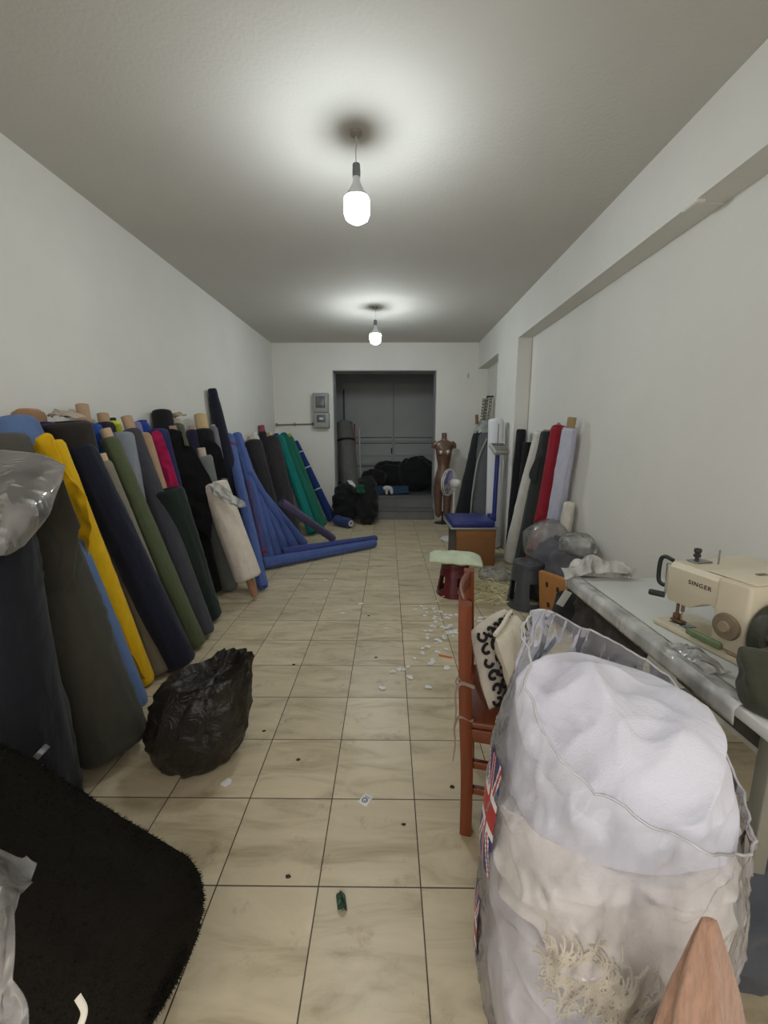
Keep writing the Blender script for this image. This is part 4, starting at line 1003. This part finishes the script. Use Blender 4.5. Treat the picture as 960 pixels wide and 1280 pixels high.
# ---- rolls and tubes in the back right corner
gr = 'rolls in the back right corner'
roll('cornerblack', (1.16, 6.38, 0), Yp(603, 540, 6.72), .14, .13, (38, 40, 44), seed=70, group=gr, label='black fabric roll with white wrapped top in the back right corner')
t, pts, R = ROLLS['cornerblack']; tg = (pts[-1] - pts[-2]).normalized()
MB().lathe([(.138, -.06), (.14, -.02), (.125, .05), (.09, .11), (.085, .16)], pts[-1], tg, 28).build('white_wrap', film(.9, .4, (208, 212, 206), .8, 18.), t)
for k in range(1):
    P = [Yp(584, 556, 6.6), Yp(581, 590, 6.5), Yp(577, 625, 6.4)]
roll('cornergrey', F(603, 674), Yp(608, 543, 6.25), .16, .10, (92, 92, 94), seed=71, group=gr, amp=.13, label='mid grey fabric roll with soft folds beside the white paper tube')
t, pts, R = ROLLS['cornergrey']
MB().tube(cat_spline([pts[34] + Vector((-.02, -.13, .02)), pts[27] + Vector((-.13, -.11, 0)), pts[16] + Vector((-.185, -.09, 0)), pts[5] + Vector((-.20, -.06, 0))], 30), .016, 10, flat=.5).build('hanging_cord', cloth((176, 176, 172)), t)
tb = ROLLS['cornerblack'][1][-1]
silver = mat((196, 196, 192), .2, .1, 30, .1, metal=.9)
t = thing('wrapping_rolls', 'bundle of striped silver tubes sticking up from the black corner roll', 'tubes', tb + Vector((0, 0, .16)))
for k in range(3):
    b0 = tb + Vector((-.02 + .055 * k, .03 * (k % 2) + .02, .10)); dv = Vector((.035, .02, .42 + .02 * k))
    MB().tube([b0, b0 + dv], .024, 14).build('tube', mat((120, 112, 100), .4, .2, 20), t)
    mb = MB()
    for j in range(9): 
        q = b0 + dv * (j / 9 + .06); mb.lathe([(.0245, -.012), (.0252, 0), (.0245, .012)], q, dv, 14, cap=(False, False))
    mb.build('silver_stripe', silver, t, thick=.001)
MB().tube([tb + Vector((-.09, 0, .12)), tb + Vector((-.10, 0, .27))], .026, 12).build('brown_tube', mat((130, 92, 62), .7), t)
MB().box(tb + Vector((.05, .01, .54)), tb + Vector((.16, .05, .565)), .008).build('black_clip', dark, t)
pw = roll('paper', (Yp(619, 600, 5.38).x, 5.36, 0), Yp(620, 524, 5.40), .094, .094, (222, 224, 226), .0, seed=72, amp=.008, m=mat((222, 224, 228), .6, .03, 4, .02), name='paper_roll', cat='paper roll', group=gr, label='tall white paper roll standing upright behind the blue scale post')

# ---- rolls leaning on the right wall
gr = 'fabric rolls leaning on the right wall'
roll('rblack1', (1.52, 4.97, 0), Yp(652, 537, 5.02), .065, .055, (34, 34, 36), seed=73, group=gr, amp=.1, label='tall black fabric roll nearest the pillar')
roll('rblack2', (1.54, 4.74, 0), Yp(661, 553, 4.74), .065, .06, (30, 31, 33), seed=74, group=gr, amp=.12, label='shorter black fabric roll just right of the tall black one by the pillar')
roll('rwhite', F(639, 703), Xp(676, 540, 1.56), .09, .055, (214, 212, 204), seed=75, group=gr, amp=.1, mid=[Zp(653, 640, .56) if False else Yp(655, 625, 4.45)], label='crooked off-white fabric roll between the black and dark green rolls')
roll('rgreen', F(653, 716), Xp(684, 540, 1.58), .10, .055, (52, 56, 54), .02, corer=.04, corecol=(160, 140, 124), seed=76, group=gr, amp=.07, mid=[Yp(672, 610, 4.15)], label='dark green-grey fabric roll between the white and red rolls')
roll('rred', (1.50, 4.15, 0), Xp(699, 533, 1.58), .085, .065, (150, 40, 54), seed=77, group=gr, amp=.08, mid=[Yp(684, 620, 4.05)], label='crimson red fabric roll on the right wall')
roll('rviolet', (1.60, 4.2, 0), Xp(698, 531, 1.64), .04, .03, (128, 112, 170), .02, corer=.015, seed=78, group=gr, label='slim violet roll end above the red roll')
t = roll('rlav', (1.565, 3.95, 0), Xp(713, 535, 1.60), .075, .06, (186, 188, 206), .09, corer=.036, corecol=(156, 136, 96), seed=79, group=gr, amp=.1, label='pale lavender grey fabric roll with a tall cardboard core, rightmost of the wall rolls')
roll('rshort', (1.58, 3.70, 0), Xp(712, 628, 1.62), .055, .045, (212, 208, 196), seed=80, group=gr, amp=.12, label='short cream roll standing below the lavender roll')
drape('loose_flap', [onr('rred', r, .02) for r in ([(684, 640), (676, 642), (668, 650)], [(686, 670), (676, 674), (664, 676)], [(684, 690), (676, 692), (668, 688)])], cloth((156, 42, 56)), ROLLS['rred'][0], fd=.012, nu=20, nv=14)
drape('loose_flap', [onr('rgreen', r, .02) for r in ([(676, 570), (668, 575)], [(672, 588), (661, 594)], [(670, 600), (667, 604)])], cloth((54, 58, 56)), ROLLS['rgreen'][0], fd=.006, nu=14, nv=8)

# ---- heap of grey cloth and clear bags by the wall
blob('grey_cloth_heap', (1.48, 3.40, 0), .19, .30, .58, cloth((92, 92, 98)), 'heap of dark grey cloth on the floor between the rolls and the table', 'cloth heap', 6, .05, 7)
blob('clear_bag', (1.44, 3.66, .34), .19, .17, .36, film(.28, .12, (230, 230, 226), .6, 12.), 'puffed translucent plastic bag on the grey cloth heap beside the red roll', 'plastic bag', 7, .03, 4, flat=False)
blob('clear_bag', (1.52, 3.22, .50), .14, .13, .17, film(.42, .12, (230, 230, 226), .6, 14.), 'small translucent plastic bag on top of the grey cloth heap near the wall', 'plastic bag', 11, .03, 5, flat=False)
t = thing('wooden_offcut', 'orange-brown wooden board end between the grey stool and the black sack', 'board', (1.37, 3.22, 0))
MO_ = Matrix.Translation((1.315, 3.06, .003)) @ Matrix.Rotation(.5, 4, 'Z') @ Matrix.Rotation(-.12, 4, 'Y')
MB().box((-.02, -.13, 0), (.02, .13, .40), .004, M=MO_).build('board', wood((176, 122, 68), .6), t)
mb = MB()
for y, z in ((-.05, .30), (.05, .31), (-.06, .12), (.04, .14)): mb.box((-.0225, y - .012, z - .02), (-.0201, y + .012, z + .02), .001, M=MO_)
mb.build('mortise_hole', mat((60, 36, 20), .9), t)
blob('black_sack', (1.375, 2.95, 0), .10, .15, .33, cloth((38, 40, 40)), 'black cloth sack with a white tag standing before the sewing table', 'sack', 9, .03, 6)
a = Yp(705, 748, 2.78); sk = [q for q in bpy.data.objects if q.get('label', '').startswith('black cloth sack with')][0]; o = MB().box((-.035, -.0015, -.06), (.035, .0015, .06), .001, M=Matrix.Translation(a) @ Matrix.Rotation(.5, 4, 'Y') @ Matrix.Rotation(.3, 4, 'Z')).build('paper_tag', mat((214, 216, 218), .7), sk, label='white paper tag')
# printed black cloth hanging under the table edge
o = drape('printed_cloth', [[Vector((TX0 + .02, y, TZ - .06)) for y in (1.35, 1.55, 1.75, 1.9)], [Vector((TX0 + .01, y, TZ - .22)) for y in (1.35, 1.55, 1.75, 1.9)], [Vector((TX0 + .04, y, TZ - .42)) for y in (1.4, 1.55, 1.75, 1.88)]],
    mat((58, 54, 50), .9, .9, 26., .2), None, .004, 30, 40, .02, 10, 5)
c = Vector((TX0 + .02, 1.62, TZ - .3)); o.data.transform(Matrix.Translation(-c)); o.location = c; ORG[o] = c; tag(o, 'dark patterned cloth hanging below the film-wrapped table edge', 'cloth')
# thread and string waste
mb = MB(); r4 = random.Random(3)
for k in range(260):
    cx = F(r4.gauss(612, 17), max(716, min(762, r4.gauss(734, 11)))); cx.z = .004 + abs(r4.gauss(0, .02)); a = r4.uniform(0, 6.3); P = []
    for q in range(5):
        P.append(Vector((cx.x, cx.y, max(.003, cx.z + .01 * math.sin(q + k))))); a += r4.uniform(-.7, .7); cx = cx + Vector((math.cos(a), math.sin(a), 0)) * .022
    mb.tube(P, .0035, 5)
o = mb.build('thread_waste', cloth((228, 220, 178)), None, loc=F(612, 736)); tag(o, 'pile of cream thread waste on the tiles beside the red stool', 'thread waste', None, 'stuff')
blob('clear_bag', (1.13, 4.08, 0), .19, .13, .10, film(.5, .25, (214, 212, 204), .9, 16.), 'flattened translucent plastic bag on the floor behind the thread waste', 'plastic bag', 15, .04, 9)

# ---- litter on the tiles
scr = mat((226, 226, 224), .8, .04)
def scrap(seed):
    r = random.Random(seed); n = 11; mb = MB()
    ps = [Vector((math.cos(2 * PI * k / n) * .017 * r.uniform(.6, 1.15) * 1.3, math.sin(2 * PI * k / n) * .017 * r.uniform(.6, 1.1), .0025 + .004 * r.random())) for k in range(n)]
    c = Vector((0, 0, .002)); mb.add(ps + [c] + [p - Vector((0, 0, .0012)) for p in ps] + [c - Vector((0, 0, .0012))],
        [(k, (k + 1) % n, n) for k in range(n)] + [(n + 1 + (k + 1) % n, n + 1 + k, 2 * n + 1) for k in range(n)] + [(k, n + 1 + k, n + 1 + (k + 1) % n, (k + 1) % n) for k in range(n)])
    return mb
protos = [scrap(q) for q in range(5)]; pm_ = []
spots = []
for (px, py, sx, sy, n) in ((585, 778, 30, 8, 44), (622, 790, 18, 10, 24), (545, 775, 16, 12, 14), (535, 812, 14, 10, 14), (524, 842, 22, 14, 8), (555, 792, 10, 6, 12)):
    for _ in range(n): spots.append((r4.gauss(px, sx), max(752, r4.gauss(py, sy))))
for i, (px, py) in enumerate(spots):
    p = F(px, py); p.z = .001
    if i < 5: o = protos[i].build('paper_scrap', scr, None); pm_.append(o)
    else: o = pm_[i % 5].copy(); COL.objects.link(o)
    o.location = p; s = r4.uniform(.7, 1.35); o.scale = (s, s, 1); o.rotation_euler = (0, 0, r4.uniform(0, 6))
    tag(o, 'small white scrap in the scatter on the tiles around the wooden chair post', 'paper scrap', 'white scraps scattered on the tiles')
for i, (px, py, lab) in enumerate(((407, 726, 'lone white scrap far out on the tiles near the end of the lying roll'), (428, 767, 'lone white scrap in the middle of the aisle tiles'), (451, 755, 'lone white scrap between the aisle and the red stool'),
        (283, 979, 'round white scrap on the tile beside the black bin bag'), (478, 861, 'pale white scrap on the tile midway along the aisle'))):
    o = pm_[i % 5].copy(); COL.objects.link(o); p = F(px, py); p.z = .001; o.location = p; o.scale = (1.2, 1.2, 1); o['group'] = 'lone white scraps'; o['label'] = lab
# small card with a printed eye-like mark
t = thing('paper_card', 'small white card with a dark round mark lying in the aisle', 'card', F(457, 1000))
CM = Matrix.Translation(F(457, 1000) + Vector((0, 0, .001))) @ Matrix.Rotation(-.55, 4, 'Z')
MB().box((-.02, -.026, 0), (.02, .026, .0012), .0004, M=CM).build('card', mat((226, 226, 226), .6), t)
mb = MB().lathe([(.008, 0), (.012, .0002), (.012, .0004), (.008, .0005)], CM @ Vector((-.001, -.004, .0013)), seg=20, cap=(False, False))
mb.lathe([(.003, 0), (.001, .0006)], CM @ Vector((0, -.004, .0013)), seg=12); mb.box((-.012, .012, .0012), (.012, .0145, .0016), .0001, M=CM); mb.build('printed_mark', mat((52, 56, 66), .6), t)
# leaf-green wrapper
c = F(427, 1130); t = MB()
def wr_(u, v):
    x, y = (u - .5) * .036, (v - .5) * .06 * (1 - .3 * abs(2 * u - 1)); p = Vector((x * .8 - y * .25, y, 0))
    return c + p + Vector((0, 0, .004 + .016 * abs(fold(p, 60, 2)) * (1 - (2 * u - 1) ** 2)))
o = MB().grid(wr_, 24, 30).build('crumpled_wrapper', mat((46, 74, 58), .4, .5, 120), None, thick=.001, loc=c); tag(o, 'crumpled dark green wrapper lying on the nearest aisle tile', 'wrapper')
c = F(557, 821); o = MB().box((-.045, -.008, .001), (.045, .008, .006), .002, M=Matrix.Translation(c) @ Matrix.Rotation(-.35, 4, 'Z')).build('orange_scrap', cloth((222, 112, 60)), None, loc=c); tag(o, 'thin orange fabric scrap on the tiles left of the wooden chair', 'fabric scrap')
dk = mat((58, 48, 40), .9)
dl = [(395, 768 - 68, 'dark crumb on the tiles near the lying roll'), (461, 770, 'dark crumb in the middle of the aisle'), (367, 831, 'thin dark scrap on the tiles right of the bin bag'), (330, 914, 'dark bits on the tile close right of the bin bag'),
      (373, 950, 'dark leafy bit on the tile left of the white card'), (470, 822, 'dark crumb in the aisle below the scraps'), (504, 1031, 'dark crumb on the tile right of the white card'), (360, 1096, 'round dark spot of dirt above the green wrapper'),
      (565, 984, 'dark crumb beside the chair post'), (116, 1052 - 20, 'dark bit on the tile beside the fuzzy black roll')]
for i, (px, py, lab) in enumerate(dl):
    c = F(px, py); mb = MB(); rs_ = []
    mb.lathe([(.002, .0005), (.008, .001), (.007, .004), (.002, .005)], c, seg=9, sx=r4.uniform(.7, 1.7), sy=r4.uniform(.5, 1.)); mb.v = [v + Vector((fnoise(v, 150, i), fnoise(v, 150, i + 4), 0)) * .004 for v in mb.v]
    o = mb.build('dirt_crumb', dk, None, loc=c); tag(o, lab, 'debris', 'dark bits of dirt on the tiles')

# ---- back wall fittings
g1 = mat((150, 150, 146), .5, .05, 5, .03)
def mpx(x, y, d=0): return Yp(x, y, YB - d)
A, B_ = mpx(392, 492), mpx(412, 535)
t = thing('electric_meter_box', 'grey electric meter box with two windows on the back wall', 'meter box', ((A.x + B_.x) / 2, YB, B_.z))
zm = A.z + (B_.z - A.z) * .55
MB().box((A.x, YB - .12, zm), (B_.x, YB - .001, A.z), .012).build('upper_case', g1, t)
MB().box((A.x + .01, YB - .13, B_.z), (B_.x + .01, YB - .001, zm - .004), .012).build('lower_case', g1, t)
def frame(x0, x1, z0, z1, y, nm):
    MB().box((x0 - .012, y - .012, z0 - .012), (x1 + .012, y + .004, z1 + .012), .004).build(nm + '_frame', mat((70, 72, 72), .4), t)
    MB().box((x0, y - .015, z0), (x1, y - .0125, z1), .001).build(nm, mat((104, 108, 108), .1), t)
W = B_.x - A.x
frame(A.x + W * .25, A.x + W * .75, zm + .09, A.z - .07, YB - .12, 'meter_window')
frame(A.x + W * .3, A.x + W * .75, B_.z + .11, zm - .06, YB - .13, 'breaker_window')
MB().box((A.x + W * .42, YB - .15, B_.z + .135), (A.x + W * .66, YB - .144, zm - .09), .003).build('breaker_switch', mat((196, 196, 190), .4), t)
P0, P1 = mpx(345, 531, .02), mpx(392, 530, .02)
t = thing('conduit', 'thin grey conduit running along the back wall to the meter box', 'conduit', P0)
MB().tube([P0, P1], .012, 12).build('pipe', mat((128, 118, 112), .5), t)
mb = MB()
for q in (.02, .5, .97): mb.box(P0.lerp(P1, q) + Vector((-.008, -.016, -.03)), P0.lerp(P1, q) + Vector((.008, .019, .03)), .003)
mb.build('pipe_clip', mat((110, 100, 94), .5), t)
P0, P1 = mpx(583, 465), mpx(591, 474)
t = thing('wall_switch', 'blank white switch plate on the back wall right of the doorway', 'switch', ((P0.x + P1.x) / 2, YB, P1.z))
MB().box((P0.x, YB - .012, P1.z), (P1.x, YB - .001, P0.z), .003).build('plate', mat((224, 224, 220), .5), t)
MB().box((P0.x + .02, YB - .018, P1.z + .02), (P0.x + .045, YB - .0125, P0.z - .02), .002).build('rocker', mat((170, 170, 166), .5), t)

# ---- things in and before the dark back room
gb = 'dark bundles at the doorway'
FB = .379
blk = cloth((30, 31, 33))
roll('mattress', (-.72, 7.98, FB + .05), Yp(430, 528, 8.35), .17, .16, (112, 112, 108), seed=90, group='things in the back room', label='upright grey rolled mat with a black strap inside the dark room', lift=False, amp=.05)
t, pts, R = ROLLS['mattress']; MB().lathe([(.186, -.02), (.186, .02)], pts[26], pts[27] - pts[25], 28, cap=(False, False)).build('black_strap', dark, t, thick=.003)
for (px, rgb, lab) in ((443, (128, 74, 74), 'dull red pole leaning in the back room beside the rolled mat'), (449, (176, 172, 168), 'pale pole leaning in the back room beside the red one')):
    a, b = Yp(px, 530 if px < 446 else 536, 8.3), Yp(px + 2, 622, 8.2); b.z = FB
    mb = MB().tube([b, a], .018, 12); o = mb.build('pole', mat(rgb, .5), None, loc=b); tag(o, lab, 'pole')
def sack(name, x0, x1, y0, Y, zb_, label, rgb, seed, dy=.25, cat='bundle', amp=.05, ff=5):
    a, b = Yp(x0, y0, Y), Yp(x1, y0, Y); w_ = (b.x - a.x) / 2
    return blob(name, ((a.x + b.x) / 2, Y, zb_), w_, dy, a.z - zb_, cloth(rgb), label, cat, seed, amp, ff, flat=False)
sack('black_sack', 499, 542, 571, 8.5, FB, 'tall rounded black sack at the right inside the dark doorway', (34, 36, 37), 21, .3, 'sack')
sack('black_sack', 466, 512, 577, 8.75, FB, 'slumped black sack in the middle of the dark room', (36, 37, 38), 22, .3, 'sack')
sack('black_sack', 452, 482, 587, 8.4, FB, 'lower black sack left of centre in the dark room', (36, 35, 36), 23, .25, 'sack')
c = Yp(490, 609, 8.0); MB_ = MB().grid(lambda u, v: Vector((c.x - .32 + .64 * u, 7.8 + .3 * v, FB + .01 + .10 * v + .02 * fold(Vector((u, v, 0)), 4, 2))), 30, 14)
o = MB_.build('blue_cloth', cloth((46, 74, 104)), None, thick=.01, loc=(c.x, 7.95, FB)); tag(o, 'flat blue cloth lying on the raised floor before the black sacks', 'cloth')
c = Yp(485, 617, 7.66); c.z = FB
t = thing('white_object', 'small white bunched cloth on the edge of the top step', 'cloth', c)
mb = MB().tube(cat_spline([c + Vector((-.09, 0, .13)), c + Vector((-.02, 0, .14)), c + Vector((.05, 0, .12)), c + Vector((.075, 0, .03))], 14), [.03, .035, .04, .042, .045, .045, .045, .043, .04, .04, .038, .036, .034, .03, .025], 14)
mb.tube([c + Vector((-.03, 0, .12)), c + Vector((-.025, -.01, .022))], [.035, .022], 12); mb.build('bunched_cloth', cloth((210, 208, 202)), t)
blob('black_bundle', (Yp(431, 640, 6.95).x, 6.98, 0), .19, .17, .66, blk, 'wide black cloth bundle left of the steps with a white corner on it', 'bundle', 31, .06, 6)
blob('black_bundle', (Yp(459, 640, 6.85).x, 6.85, 0), .17, .15, .80, cloth((34, 35, 36)), 'tall black cloth bundle right beside the first at the foot of the steps', 'bundle', 33, .06, 6)
o = drape('white_cloth', [[Yp(434, 600, 6.74), Yp(440, 601, 6.74)], [Yp(437, 605, 6.73), Yp(444, 606, 6.73)], [Yp(443, 607, 6.72), Yp(444, 609, 6.72)]], cloth((210, 214, 212)), None, .006, 10, 10, .006, 12, 2)
c = Yp(440, 604, 6.73); o.data.transform(Matrix.Translation(-c)); o.location = c; tag(o, 'small white cloth corner on top of the left black bundle', 'cloth')
blob('green_cloth', (Yp(451, 610, 6.7).x, 6.7, Yp(451, 617, 6.7).z), .075, .05, .14, cloth((30, 78, 62)), 'dark green cloth bunched between the two black bundles', 'cloth', 35, .02, 12, flat=False)
a = Yp(428, 644, 6.62); b = Yp(438, 646, 6.5); b.z = a.z = .082
roll('endroll', b, a + Vector((-.12, .1, .02)), .075, .075, (52, 66, 120), seed=92, group=gb, lift=False, label='short blue and black roll with a white core lying before the black bundles', core=0)
t, pts, R = ROLLS['endroll']; MB().lathe([(.05, 0), (.05, .02), (.025, .02), (.025, 0)], pts[0], pts[0] - pts[1], 20, cap=(False, False)).build('white_core', mat((200, 198, 190), .7), t)

# ---------------------------------------------------------------- camera, light, view
cam = bpy.data.cameras.new('camera'); co = bpy.data.objects.new('camera', cam); COL.objects.link(co)
cam.sensor_fit = 'HORIZONTAL'; cam.sensor_width = 36; cam.lens = FPX / 960 * 36; cam.clip_start = .02
co.location = CP; co.rotation_mode = 'QUATERNION'
co.rotation_quaternion = Matrix((RT, UP, -FW)).transposed().to_quaternion()
S.camera = co
w = bpy.data.worlds.new('daylight'); S.world = w; w.use_nodes = True
bg = w.node_tree.nodes['Background']; bg.inputs[0].default_value = (1., .95, .90, 1); bg.inputs[1].default_value = 1.8
al = bpy.data.lights.new('shopfront_portal', 'AREA'); al.shape = 'RECTANGLE'; al.size = 3.5; al.size_y = 2.72; al.cycles.is_portal = True
ao = bpy.data.objects.new('shopfront_portal', al); COL.objects.link(ao); ao.location = (-.2, -.56, 1.36); ao.rotation_euler = (math.radians(90), 0, 0)
S.view_settings.view_transform = 'Standard'; S.view_settings.look = 'None'; S.view_settings.gamma = 1; S.view_settings.exposure = 0
S.view_settings.use_curve_mapping = False
